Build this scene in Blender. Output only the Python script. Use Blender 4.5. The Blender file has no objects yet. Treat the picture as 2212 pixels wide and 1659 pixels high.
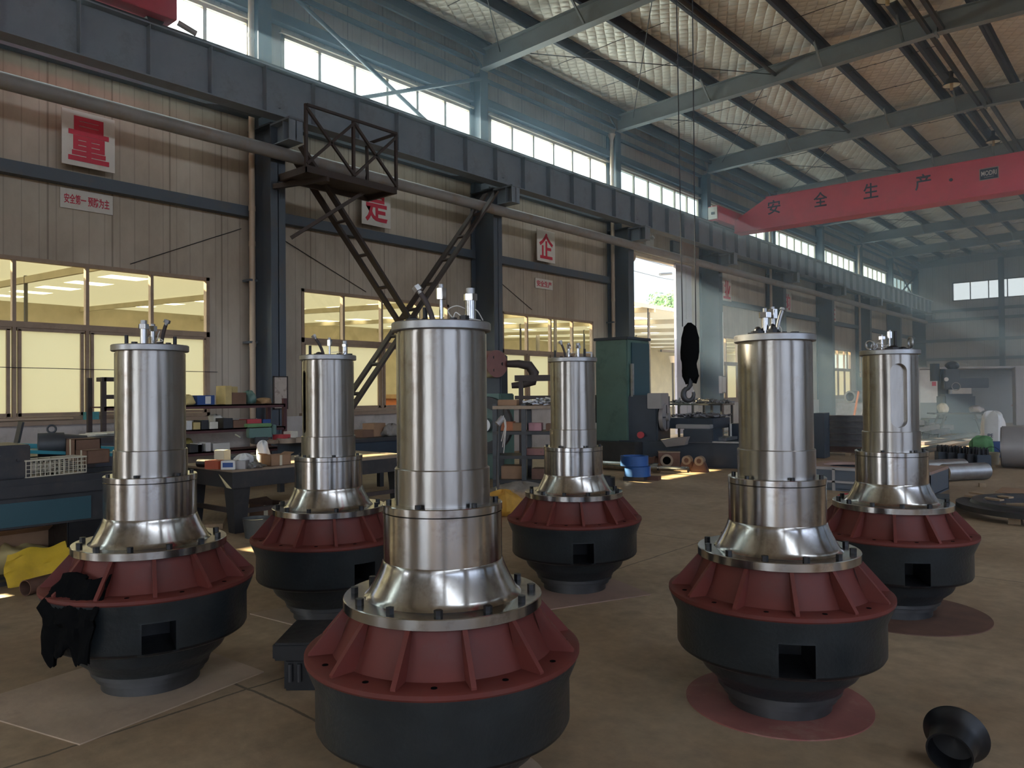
import bpy, bmesh, math, random
from mathutils import Vector, Matrix
random.seed(7)
R = math.radians
SC = bpy.context.scene
COL = SC.collection

# ------------------------------------------------------------------ camera
IMW, IMH, FPX = 2212, 1659, 1660.0
CAM = Vector((0, 0, 1.5))
YAW, PITCH, ROLL = R(40.8), R(0.70), R(0.5)
_f = Vector((-math.sin(YAW)*math.cos(PITCH), math.cos(YAW)*math.cos(PITCH), math.sin(PITCH)))
_r0 = Vector((math.cos(YAW), math.sin(YAW), 0)); _u0 = _r0.cross(_f)
_r = math.cos(ROLL)*_r0 - math.sin(ROLL)*_u0
_u = math.sin(ROLL)*_r0 + math.cos(ROLL)*_u0
cam_data = bpy.data.cameras.new('camera')
cam_data.sensor_width = 36.0
cam_data.lens = 36.0*FPX/IMW
cam_data.clip_end = 500
cam = bpy.data.objects.new('camera', cam_data)
COL.objects.link(cam)
cam.matrix_world = Matrix(((_r.x, _u.x, -_f.x, CAM.x), (_r.y, _u.y, -_f.y, CAM.y), (_r.z, _u.z, -_f.z, CAM.z), (0, 0, 0, 1)))
SC.camera = cam

# ------------------------------------------------------------------ sky, sun, exposure
SC.view_settings.view_transform = 'Standard'
SC.view_settings.look = 'None'
SC.view_settings.gamma = 1.0
SC.view_settings.use_curve_mapping = False
SC.view_settings.exposure = 0.85
SC.cycles.max_bounces = 9
SC.cycles.diffuse_bounces = 4
SC.cycles.glossy_bounces = 3
SC.cycles.transmission_bounces = 4
SC.cycles.transparent_max_bounces = 8
SC.cycles.volume_bounces = 1
SC.cycles.sample_clamp_indirect = 6.0
SC.cycles.caustics_reflective = False
SC.cycles.caustics_refractive = False

world = bpy.data.worlds.new('sky'); SC.world = world
world.use_nodes = True
wn = world.node_tree.nodes; wl = world.node_tree.links
bg = wn['Background']
# clear blue sky over the annex side, an added bright area on the unseen opposite side to fill the hall with light, dull ground below the horizon
tcw = wn.new('ShaderNodeTexCoord'); sepw = wn.new('ShaderNodeSeparateXYZ'); wl.new(tcw.outputs['Generated'], sepw.inputs[0])
dotw = wn.new('ShaderNodeVectorMath'); dotw.operation = 'DOT_PRODUCT'; dotw.inputs[1].default_value = (0.62, -0.76, 0.20)
wl.new(tcw.outputs['Generated'], dotw.inputs[0])
cl = wn.new('ShaderNodeMapRange'); cl.interpolation_type = 'SMOOTHSTEP'
cl.inputs['From Min'].default_value = 0.05; cl.inputs['From Max'].default_value = 0.75
cl.inputs['To Min'].default_value = 0.0; cl.inputs['To Max'].default_value = 1.0
wl.new(dotw.outputs['Value'], cl.inputs['Value'])
skymix = wn.new('ShaderNodeMixRGB'); wl.new(cl.outputs[0], skymix.inputs[0])
SKY_BLUE, SKY_FILL = (0.62, 0.76, 0.88), (6.4, 6.8, 7.5)
skymix.inputs[1].default_value = (*SKY_BLUE, 1); skymix.inputs[2].default_value = (*SKY_FILL, 1)
gr = wn.new('ShaderNodeMapRange'); gr.inputs['From Min'].default_value = -0.02; gr.inputs['From Max'].default_value = 0.02
wl.new(sepw.outputs['Z'], gr.inputs['Value'])
gmix = wn.new('ShaderNodeMixRGB'); wl.new(gr.outputs[0], gmix.inputs[0]); gmix.inputs[1].default_value = (0.55, 0.5, 0.42, 1)
wl.new(skymix.outputs[0], gmix.inputs[2]); wl.new(gmix.outputs[0], bg.inputs[0])
bg.inputs[1].default_value = 1.0

sun_data = bpy.data.lights.new('sun', 'SUN'); sun_data.energy = 30.0; sun_data.angle = R(0.6); sun_data.color = (1.0, 0.87, 0.66)
sun = bpy.data.objects.new('sun', sun_data); COL.objects.link(sun)
sun.rotation_euler = Vector((6.65, 1.15, -3.62)).to_track_quat('-Z', 'Y').to_euler()
sun.location = (-30, 20, 30)

# ------------------------------------------------------------------ rays of the view, used to read where things stand
def ray(px, py): return _f + _r*((px-IMW/2)/FPX) - _u*((py-IMH/2)/FPX)
def on_z(px, py, z=0.0):
    d = ray(px, py); return CAM + d*((z-CAM.z)/d.z)
def on_x(px, py, x):
    d = ray(px, py); return CAM + d*((x-CAM.x)/d.x)
def on_y(px, py, y):
    d = ray(px, py); return CAM + d*((y-CAM.y)/d.y)
def at_d(px, py, dep): return CAM + ray(px, py)*dep
def depth(v): return (Vector(v)-CAM).dot(_f)
def met(px, v): return px*depth(v)/FPX

# ------------------------------------------------------------------ mesh helpers
class MB:
    def __init__(s): s.v = []; s.f = []; s.sm = []
    def add(s, vs, fs, smooth=False):
        o = len(s.v); s.v += [Vector(v) for v in vs]
        for f in fs: s.f.append([i+o for i in f]); s.sm.append(smooth)
        return s
    def box(s, c, d, rz=0, M=None):
        x, y, z = d[0]/2, d[1]/2, d[2]/2
        vs = [Vector(p) for p in ((-x,-y,-z),(x,-y,-z),(x,y,-z),(-x,y,-z),(-x,-y,z),(x,-y,z),(x,y,z),(-x,y,z))]
        if rz: m = Matrix.Rotation(rz, 3, 'Z'); vs = [m@v for v in vs]
        if M is not None: vs = [M@v for v in vs]
        c = Vector(c)
        return s.add([v+c for v in vs], [(0,3,2,1),(4,5,6,7),(0,1,5,4),(1,2,6,5),(2,3,7,6),(3,0,4,7)])
    def b2(s, lo, hi):
        return s.box([(a+b)/2 for a, b in zip(lo, hi)], [abs(b-a) for a, b in zip(lo, hi)])
    def bar(s, p, q, w, h, up=(0, 0, 1)):
        p, q = Vector(p), Vector(q); d = (q-p); L = d.length; d.normalize(); up = Vector(up)
        if abs(d.dot(up)) > .98: up = Vector((0, 1, 0))
        a = d.cross(up).normalized(); b = a.cross(d)
        vs = []
        for e in (p, q):
            for i, j in ((-1,-1),(1,-1),(1,1),(-1,1)): vs.append(e+a*(i*w/2)+b*(j*h/2))
        return s.add(vs, [(0,3,2,1),(4,5,6,7),(0,1,5,4),(1,2,6,5),(2,3,7,6),(3,0,4,7)])
    def cyl(s, p, q, r, n=20, r2=None, caps=True):
        p, q = Vector(p), Vector(q); r2 = r if r2 is None else r2
        d = (q-p).normalized(); up = Vector((0,0,1)) if abs(d.z) < .95 else Vector((1,0,0))
        a = d.cross(up).normalized(); b = a.cross(d)
        vs = []
        for e, rr in ((p, r), (q, r2)):
            for i in range(n):
                t = 2*math.pi*i/n; vs.append(e+a*(rr*math.cos(t))+b*(rr*math.sin(t)))
        s.add(vs, [(i, i+n, (i+1) % n+n, (i+1) % n) for i in range(n)], True)
        if caps:
            s.f.append([len(s.v)-2*n+i for i in range(n)]); s.sm.append(False)
            s.f.append([len(s.v)-1-i for i in range(n)]); s.sm.append(False)
        return s
    def tube(s, pts, r, n=8):
        pts = [Vector(p) for p in pts]; rings = []
        prev = None
        for i, p in enumerate(pts):
            d = (pts[min(i+1, len(pts)-1)]-pts[max(i-1, 0)]).normalized()
            if prev is None:
                up = Vector((0,0,1)) if abs(d.z) < .9 else Vector((1,0,0)); a = d.cross(up).normalized()
            else: a = (prev-d*prev.dot(d)).normalized()
            prev = a; b = d.cross(a); rr = r[i] if isinstance(r, (list, tuple)) else r
            rings.append([p+a*(rr*math.cos(2*math.pi*k/n))+b*(rr*math.sin(2*math.pi*k/n)) for k in range(n)])
        vs = [v for g in rings for v in g]; fs = []
        for i in range(len(pts)-1):
            for k in range(n): fs.append((i*n+k, i*n+(k+1) % n, (i+1)*n+(k+1) % n, (i+1)*n+k))
        s.add(vs, fs, True)
        o = len(s.v)-len(vs)
        s.f.append([o+n-1-k for k in range(n)]); s.sm.append(False)
        s.f.append([o+len(vs)-n+k for k in range(n)]); s.sm.append(False)
        return s
    def lathe(s, prof, n=64, c=(0, 0, 0), close=False, axis=None):
        c = Vector(c); vs = []
        for r, z in prof:
            for k in range(n):
                t = 2*math.pi*k/n; v = Vector((max(r, 1e-4)*math.cos(t), max(r, 1e-4)*math.sin(t), z))
                if axis is not None: v = axis@v
                vs.append(c+v)
        m = len(prof); fs = []
        for i in range(m if close else m-1):
            j = (i+1) % m
            for k in range(n): fs.append((i*n+k, i*n+(k+1) % n, j*n+(k+1) % n, j*n+k))
        return s.add(vs, fs, True)
    def prism(s, poly, h, M=None, c=(0, 0, 0)):
        n = len(poly); vs = [Vector((x, y, 0)) for x, y in poly]+[Vector((x, y, h)) for x, y in poly]
        if M is not None: vs = [M@v for v in vs]
        c = Vector(c)
        return s.add([v+c for v in vs], [list(range(n-1, -1, -1)), list(range(n, 2*n))]+[(i, (i+1) % n, (i+1) % n+n, i+n) for i in range(n)])
    def blob(s, c, d, seed=0, amp=.18, nu=14, nv=9, sq=1.0):
        rnd = random.Random(seed); ph = [rnd.uniform(0, 6.3) for _ in range(6)]; vs = []; c = Vector(c)
        for j in range(nv+1):
            th = math.pi*j/nv
            for i in range(nu):
                t = 2*math.pi*i/nu
                k = 1+amp*(math.sin(3*t+ph[0]+2*th)+.7*math.sin(5*t+ph[1]-3*th)+.6*math.sin(4*th+ph[2]+t))/2
                def pw(v): return math.copysign(abs(v)**sq, v)
                vs.append(c+Vector((d[0]/2*k*pw(math.sin(th))*pw(math.cos(t)), d[1]/2*k*pw(math.sin(th))*pw(math.sin(t)), d[2]/2*(1+amp*.4*math.sin(5*t+ph[3]))*pw(math.cos(th)))))
        fs = [(j*nu+i, (j+1)*nu+i, (j+1)*nu+(i+1) % nu, j*nu+(i+1) % nu) for j in range(nv) for i in range(nu)]
        return s.add(vs, fs, True)
    def mesh(s, name, mat, bevel=0):
        me = bpy.data.meshes.new(name); me.from_pydata([tuple(v) for v in s.v], [], s.f)
        me.polygons.foreach_set('use_smooth', [True]*len(s.f) if True else s.sm)
        me.validate(); me.update()
        bm = bmesh.new(); bm.from_mesh(me)
        bmesh.ops.recalc_face_normals(bm, faces=bm.faces)
        if bevel:
            es = [e for e in bm.edges if len(e.link_faces) == 2 and e.calc_face_angle(0) > .5]
            bmesh.ops.bevel(bm, geom=es, offset=bevel, segments=2, affect='EDGES', clamp_overlap=True)
        bm.to_mesh(me); bm.free()
        me.shade_smooth(); me.set_sharp_from_angle(angle=R(32))
        if mat: me.materials.append(mat)
        return me
    def build(s, name, mat, parent=None, bevel=0, loc=None):
        o = bpy.data.objects.new(name, s.mesh(name, mat, bevel)); COL.objects.link(o)
        if parent is not None: o.parent = parent
        if loc is not None: o.location = loc
        return o

def tag(o, label=None, cat=None, group=None, kind=None):
    if label: o['label'] = label
    if cat: o['category'] = cat
    if group: o['group'] = group
    if kind: o['kind'] = kind
    return o
def thing(name, label, cat, loc=(0, 0, 0), rz=0, group=None):
    o = bpy.data.objects.new(name, None); COL.objects.link(o)
    o.location = loc; o.rotation_euler = (0, 0, rz); o.empty_display_size = .1
    return tag(o, label, cat, group)
def struct(o): o['kind'] = 'structure'; return o
def copy_tree(o, parent=None):
    c = o.copy(); COL.objects.link(c)
    if parent is not None: c.parent = parent
    for ch in list(o.children): copy_tree(ch, c)
    return c
def inst(o, name, parent, loc, rot=(0, 0, 0)):
    c = o.copy(); COL.objects.link(c); c.name = name; c.parent = parent; c.location = loc; c.rotation_euler = rot
    return c
def solo(mb, name, mat, label, cat, group=None, loc=None, bevel=0, rot=None):
    o = mb.build(name, mat, None, bevel, loc)
    if rot: o.rotation_euler = rot
    return tag(o, label, cat, group)
def boolean_cut(o, cutter_mb):
    cu = cutter_mb.build('cutter', None)
    cu.parent = o.parent
    md = o.modifiers.new('cut', 'BOOLEAN'); md.operation = 'DIFFERENCE'; md.object = cu; md.solver = 'EXACT'
    bpy.context.view_layer.update()
    dg = bpy.context.evaluated_depsgraph_get()
    me = bpy.data.meshes.new_from_object(o.evaluated_get(dg))
    o.modifiers.clear(); o.data = me
    me.shade_smooth(); me.set_sharp_from_angle(angle=R(32))
    bpy.data.objects.remove(cu)

# ------------------------------------------------------------------ materials
MATS = {}
def mat(name, col, rough=.6, metal=0.0, var=.25, scale=6.0, col2=None, bump=0.0, bscale=40.0, stretch=(1, 1, 1), spec=.5, stain=None, stain_scale=2.0, stain_amt=.5, aniso=0.0, coord='Object', rvar=.12, coat=0.0):
    m = bpy.data.materials.new(name); m.use_nodes = True
    nt = m.node_tree; N = nt.nodes; L = nt.links; b = N['Principled BSDF']
    b.inputs['Roughness'].default_value = rough; b.inputs['Metallic'].default_value = metal
    b.inputs['Specular IOR Level'].default_value = spec
    if coat: b.inputs['Coat Weight'].default_value = coat
    tc = N.new('ShaderNodeTexCoord'); mp = N.new('ShaderNodeMapping'); mp.inputs['Scale'].default_value = stretch
    L.new(tc.outputs[coord], mp.inputs[0])
    nz = N.new('ShaderNodeTexNoise'); nz.inputs['Scale'].default_value = scale; nz.inputs['Detail'].default_value = 6; nz.inputs['Roughness'].default_value = .6
    L.new(mp.outputs[0], nz.inputs['Vector'])
    rp = N.new('ShaderNodeValToRGB'); rp.color_ramp.elements[0].position = .32; rp.color_ramp.elements[1].position = .68
    c2 = col2 if col2 else tuple(c*(1-var) for c in col)
    rp.color_ramp.elements[0].color = (*c2, 1); rp.color_ramp.elements[1].color = (*col, 1)
    L.new(nz.outputs['Fac'], rp.inputs[0])
    out = rp.outputs[0]
    if stain:
        n2 = N.new('ShaderNodeTexNoise'); n2.inputs['Scale'].default_value = stain_scale; n2.inputs['Detail'].default_value = 8; n2.inputs['Roughness'].default_value = .7
        L.new(tc.outputs[coord], n2.inputs['Vector'])
        r2 = N.new('ShaderNodeValToRGB'); r2.color_ramp.elements[0].position = .52; r2.color_ramp.elements[1].position = .66
        L.new(n2.outputs['Fac'], r2.inputs[0])
        mu = N.new('ShaderNodeMath'); mu.operation = 'MULTIPLY'; mu.inputs[1].default_value = stain_amt; L.new(r2.outputs[0], mu.inputs[0])
        mx = N.new('ShaderNodeMixRGB'); L.new(mu.outputs[0], mx.inputs[0]); L.new(out, mx.inputs[1]); mx.inputs[2].default_value = (*stain, 1)
        out = mx.outputs[0]
    L.new(out, b.inputs['Base Color'])
    if rvar:
        mr = N.new('ShaderNodeMapRange'); mr.inputs['To Min'].default_value = max(0.02, rough-rvar); mr.inputs['To Max'].default_value = min(1, rough+rvar)
        L.new(nz.outputs['Fac'], mr.inputs['Value']); L.new(mr.outputs[0], b.inputs['Roughness'])
    if aniso:
        b.inputs['Anisotropic'].default_value = aniso; b.inputs['Anisotropic Rotation'].default_value = .25
    if bump:
        n3 = N.new('ShaderNodeTexNoise'); n3.inputs['Scale'].default_value = bscale; n3.inputs['Detail'].default_value = 4
        L.new(mp.outputs[0], n3.inputs['Vector'])
        bp = N.new('ShaderNodeBump'); bp.inputs['Strength'].default_value = bump; bp.inputs['Distance'].default_value = .02
        L.new(n3.outputs['Fac'], bp.inputs['Height']); L.new(bp.outputs[0], b.inputs['Normal'])
    MATS[name] = m
    return m

M_BEAM = mat('beam_paint', (.24, .28, .325), .5, var=.2, scale=2, stain=(.09, .07, .05), stain_amt=.35)
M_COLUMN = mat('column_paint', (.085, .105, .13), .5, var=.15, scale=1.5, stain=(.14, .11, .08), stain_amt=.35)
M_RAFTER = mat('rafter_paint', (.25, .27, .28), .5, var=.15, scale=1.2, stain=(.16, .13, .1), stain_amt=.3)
M_PURLIN = mat('purlin_paint', (.055, .065, .095), .55, var=.2, scale=2)
M_DARKSTEEL = mat('dark_steel', (.055, .055, .058), .45, .3, var=.3, scale=5, stain=(.10, .06, .04), stain_amt=.4)
M_BASERING = mat('dark_ring_steel', (.10, .10, .10), .42, .7, var=.4, scale=6)
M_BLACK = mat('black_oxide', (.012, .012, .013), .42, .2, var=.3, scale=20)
M_BROWN = mat('brown_angle_steel', (.062, .045, .04), .6, .1, var=.3, scale=5, stain=(.05, .035, .03), stain_amt=.5)
M_REDSHELF = mat('shelf_red_brown', (.10, .035, .035), .55, var=.3, scale=5)
M_STEEL = mat('machined_steel', (.42, .395, .365), .30, 1.0, col2=(.27, .25, .225), scale=4.5, stretch=(1, 1, .22), stain=(.17, .125, .095), stain_scale=3.6, stain_amt=.62, bump=.02, bscale=60, rvar=.06, aniso=.75)
M_STEEL2 = mat('turned_steel', (.55, .54, .53), .2, 1.0, col2=(.42, .405, .385), scale=4, stretch=(1, 1, .3), stain=(.16, .12, .10), stain_scale=8, stain_amt=.5, bump=.012, bscale=90, rvar=.05, aniso=.7)
M_STEELDULL = mat('dull_steel', (.42, .42, .42), .42, .9, var=.25, scale=6, stain=(.2, .15, .1), stain_amt=.4)
M_REDPAINT = mat('red_primer', (.13, .021, .013), .66, var=.25, scale=5, stain=(.10, .032, .026), stain_scale=4, stain_amt=.6)
M_CASING = mat('casing_cast', (.036, .043, .046), .33, .3, var=.3, scale=5, stain=(.014, .014, .013), stain_scale=3, stain_amt=.5, bump=.12, bscale=50)
M_CRANE = mat('crane_red', (.66, .09, .13), .45, var=.12, scale=1.5, stain=(.45, .09, .1), stain_amt=.4)
M_CHAR = mat('crane_lettering', (.03, .035, .07), .6)
M_SIGN = mat('sign_board', (.74, .70, .64), .5, var=.12, scale=2, stain=(.5, .42, .32), stain_amt=.4)
M_SIGNRED = mat('sign_red', (.62, .035, .07), .5, var=.15)
M_FRAME = mat('window_frame', (.42, .30, .21), .55, var=.25, scale=4, stain=(.14, .09, .06), stain_amt=.5)
M_FRAMELIGHT = mat('clerestory_frame', (.55, .47, .36), .5, var=.2, scale=4)
M_PVC = mat('pvc_pipe', (.52, .40, .29), .45, var=.15, scale=2, stain=(.35, .25, .17), stain_amt=.5)
M_TIE = mat('tie_pipe', (.30, .28, .27), .5, var=.25, scale=1.5, stain=(.24, .17, .12), stain_amt=.6)
M_CARD = mat('cardboard', (.34, .20, .115), .85, var=.2, scale=6)
M_CARDDARK = mat('cardboard_brown', (.20, .11, .07), .85, var=.25, scale=6)
M_WOOD = mat('raw_wood', (.40, .28, .17), .75, var=.3, scale=5, stretch=(1, 6, 1))
M_WHITE = mat('white_plastic', (.68, .66, .62), .5, var=.1)
M_CREAM = mat('cream_plastic', (.62, .56, .42), .55, var=.1)
M_BLUE = mat('blue_paint', (.022, .095, .31), .45, var=.2, scale=6, stain=(.02, .08, .2), stain_amt=.4)
M_BLUEBOX = mat('blue_box', (.03, .08, .25), .6, var=.15)
M_REDBOX = mat('red_box', (.50, .06, .07), .6, var=.15)
M_GREEN = mat('machine_green', (.10, .18, .15), .45, var=.2, scale=1.5, stain=(.03, .06, .055), stain_amt=.5)
M_TEAL = mat('machine_teal', (.03, .085, .105), .45, var=.2, scale=2, stain=(.03, .06, .07), stain_amt=.4)
M_TEALPL = mat('teal_plastic', (.02, .24, .30), .4, var=.15)
M_NAVY = mat('machine_navy', (.03, .043, .06), .45, var=.3, scale=3)
M_BENCH = mat('bench_dark', (.045, .045, .047), .5, .2, var=.35, scale=4, stain=(.09, .06, .045), stain_amt=.4)
M_BENCHTOP = mat('bench_top', (.36, .27, .19), .55, .3, var=.35, scale=4, stain=(.12, .10, .09), stain_amt=.6)
M_YELLOW = mat('yellow_cloth', (.72, .47, .03), .7, var=.2, scale=5, stain=(.35, .2, .04), stain_amt=.35)
M_PALEYEL = mat('pale_yellow_cloth', (.60, .47, .20), .8, var=.25, scale=5)
M_RAG = mat('black_rag', (.005, .005, .005), .95, var=.2, spec=.05)
M_SCRAP = mat('scrap_steel', (.17, .16, .16), .5, .6, var=.4, scale=8)
M_PLATE = mat('floor_plate', (.52, .39, .28), .6, .2, var=.25, scale=3, stain=(.25, .17, .12), stain_amt=.5, bump=.2, bscale=12)
M_REDPLATE = mat('rusty_red_disc', (.30, .105, .085), .65, var=.3, scale=5, stain=(.4, .28, .2), stain_amt=.5)
M_RUST = mat('rusty_iron', (.19, .10, .07), .7, .3, var=.4, scale=5, stain=(.09, .05, .04), stain_amt=.5)
M_ORANGE = mat('orange_rust', (.46, .16, .07), .7, var=.3, scale=5)
M_PINKPUL = mat('pulley_red', (.24, .105, .09), .5, var=.25, scale=4)
M_CLOTH = mat('grey_cloth', (.26, .23, .20), .9, var=.35, scale=8)
M_SACK = mat('white_sack', (.72, .72, .70), .8, var=.12, scale=6)
M_SACKGREEN = mat('green_sack', (.12, .30, .12), .8, var=.3, scale=6)
M_TANK = mat('tank_grey', (.33, .31, .30), .45, .3, var=.15, scale=2)
M_WIRE = mat('cable_black', (.02, .02, .025), .6)
M_WHITEWIRE = mat('wire_white', (.75, .72, .66), .5)
M_SKIN = mat('skin', (.50, .27, .18), .6)
M_SHIRT = mat('shirt_grey', (.20, .24, .28), .85)
M_TROUSER = mat('trousers_red', (.26, .03, .07), .85)
M_GLOW_L = mat('lamp_inner', (.85, .80, .65), .3)
M_BRASS = mat('lamp_tube', (.55, .38, .2), .4)
M_PAPER = mat('paper', (.75, .70, .58), .7)
M_CYLBODY = mat('motor_grey', (.06, .065, .07), .5, .2)
M_ROOFOUT = mat('roof_sheet', (.5, .5, .5), .5)

# ================================================================== special surface materials
def nodes_of(name):
    m = bpy.data.materials.new(name); m.use_nodes = True
    return m, m.node_tree.nodes, m.node_tree.links, m.node_tree.nodes['Principled BSDF']
def math_n(N, L, op, a, b=None, c=None):
    n = N.new('ShaderNodeMath'); n.operation = op
    for i, v in enumerate((a, b, c)):
        if v is None: continue
        if isinstance(v, (int, float)): n.inputs[i].default_value = v
        else: L.new(v, n.inputs[i])
    return n.outputs[0]
def panel_mat(name, col, dirt, axis, pitch=.2375):
    m, N, L, b = nodes_of(name)
    tc = N.new('ShaderNodeTexCoord'); sx = N.new('ShaderNodeSeparateXYZ'); L.new(tc.outputs['Object'], sx.inputs[0])
    u = sx.outputs[axis]
    def line(p, w):
        f = math_n(N, L, 'FRACT', math_n(N, L, 'DIVIDE', u, p))
        d = math_n(N, L, 'ABSOLUTE', math_n(N, L, 'SUBTRACT', f, .5))
        return math_n(N, L, 'LESS_THAN', d, w/p)
    l1, l2 = line(pitch, .009), line(pitch*4, .014)
    ht = math_n(N, L, 'ADD', math_n(N, L, 'MULTIPLY', l1, .5), l2)
    nz = N.new('ShaderNodeTexNoise'); nz.inputs['Scale'].default_value = .8; nz.inputs['Detail'].default_value = 8; nz.inputs['Roughness'].default_value = .65
    mp = N.new('ShaderNodeMapping'); mp.inputs['Scale'].default_value = (1, 1, .45) ; L.new(tc.outputs['Object'], mp.inputs[0]); L.new(mp.outputs[0], nz.inputs['Vector'])
    rp = N.new('ShaderNodeValToRGB'); rp.color_ramp.elements[0].position = .35; rp.color_ramp.elements[1].position = .65
    rp.color_ramp.elements[0].color = (*dirt, 1); rp.color_ramp.elements[1].color = (*col, 1); L.new(nz.outputs['Fac'], rp.inputs[0])
    dk = N.new('ShaderNodeMixRGB'); dk.blend_type = 'MULTIPLY'; L.new(math_n(N, L, 'MINIMUM', math_n(N, L, 'MULTIPLY', ht, .55), .75), dk.inputs[0]); L.new(rp.outputs[0], dk.inputs[1]); dk.inputs[2].default_value = (.30, .27, .25, 1)
    L.new(dk.outputs[0], b.inputs['Base Color']); b.inputs['Roughness'].default_value = .5
    bp = N.new('ShaderNodeBump'); bp.inputs['Strength'].default_value = .6; bp.inputs['Distance'].default_value = .012; bp.invert = True
    L.new(ht, bp.inputs['Height']); L.new(bp.outputs[0], b.inputs['Normal'])
    return m
M_PANEL = panel_mat('sandwich_panel_long', (.55, .475, .38), (.37, .30, .23), 1)
M_PANELX = panel_mat('sandwich_panel_end', (.48, .46, .44), (.38, .36, .34), 0)

def foil_mat():
    m, N, L, b = nodes_of('insulation_foil')
    tc = N.new('ShaderNodeTexCoord'); sx = N.new('ShaderNodeSeparateXYZ'); L.new(tc.outputs['Object'], sx.inputs[0])
    nz0 = N.new('ShaderNodeTexNoise'); nz0.inputs['Scale'].default_value = 1.1; nz0.inputs['Detail'].default_value = 3; L.new(tc.outputs['Object'], nz0.inputs['Vector'])
    wob = math_n(N, L, 'MULTIPLY', nz0.outputs['Fac'], .9)
    def wave(ax, ay, k):
        t = math_n(N, L, 'ADD', math_n(N, L, 'MULTIPLY', sx.outputs[0], ax), math_n(N, L, 'MULTIPLY', sx.outputs[1], ay))
        t = math_n(N, L, 'ADD', math_n(N, L, 'MULTIPLY', t, k), wob)
        return math_n(N, L, 'ABSOLUTE', math_n(N, L, 'SINE', t))
    q = math_n(N, L, 'MULTIPLY', math_n(N, L, 'POWER', wave(1, .55, 12.5), .45), math_n(N, L, 'POWER', wave(-.6, 1, 12.5), .45))
    mp = N.new('ShaderNodeMapping'); mp.inputs['Scale'].default_value = (1.2, 7, 1); mp.inputs['Rotation'].default_value = (0, 0, .25); L.new(tc.outputs['Object'], mp.inputs[0])
    nz = N.new('ShaderNodeTexNoise'); nz.inputs['Scale'].default_value = 1.6; nz.inputs['Detail'].default_value = 5; L.new(mp.outputs[0], nz.inputs['Vector'])
    h = math_n(N, L, 'ADD', q, math_n(N, L, 'MULTIPLY', nz.outputs['Fac'], 1.0))
    bp = N.new('ShaderNodeBump'); bp.inputs['Strength'].default_value = .85; bp.inputs['Distance'].default_value = .045; L.new(h, bp.inputs['Height']); L.new(bp.outputs[0], b.inputs['Normal'])
    rp = N.new('ShaderNodeValToRGB'); rp.color_ramp.elements[0].position = .3; rp.color_ramp.elements[1].position = .7
    rp.color_ramp.elements[0].color = (.78, .72, .63, 1); rp.color_ramp.elements[1].color = (.93, .88, .78, 1); L.new(nz0.outputs['Fac'], rp.inputs[0]); L.new(rp.outputs[0], b.inputs['Base Color'])
    b.inputs['Metallic'].default_value = .3; b.inputs['Roughness'].default_value = .5
    return m
M_FOIL = foil_mat()

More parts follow.
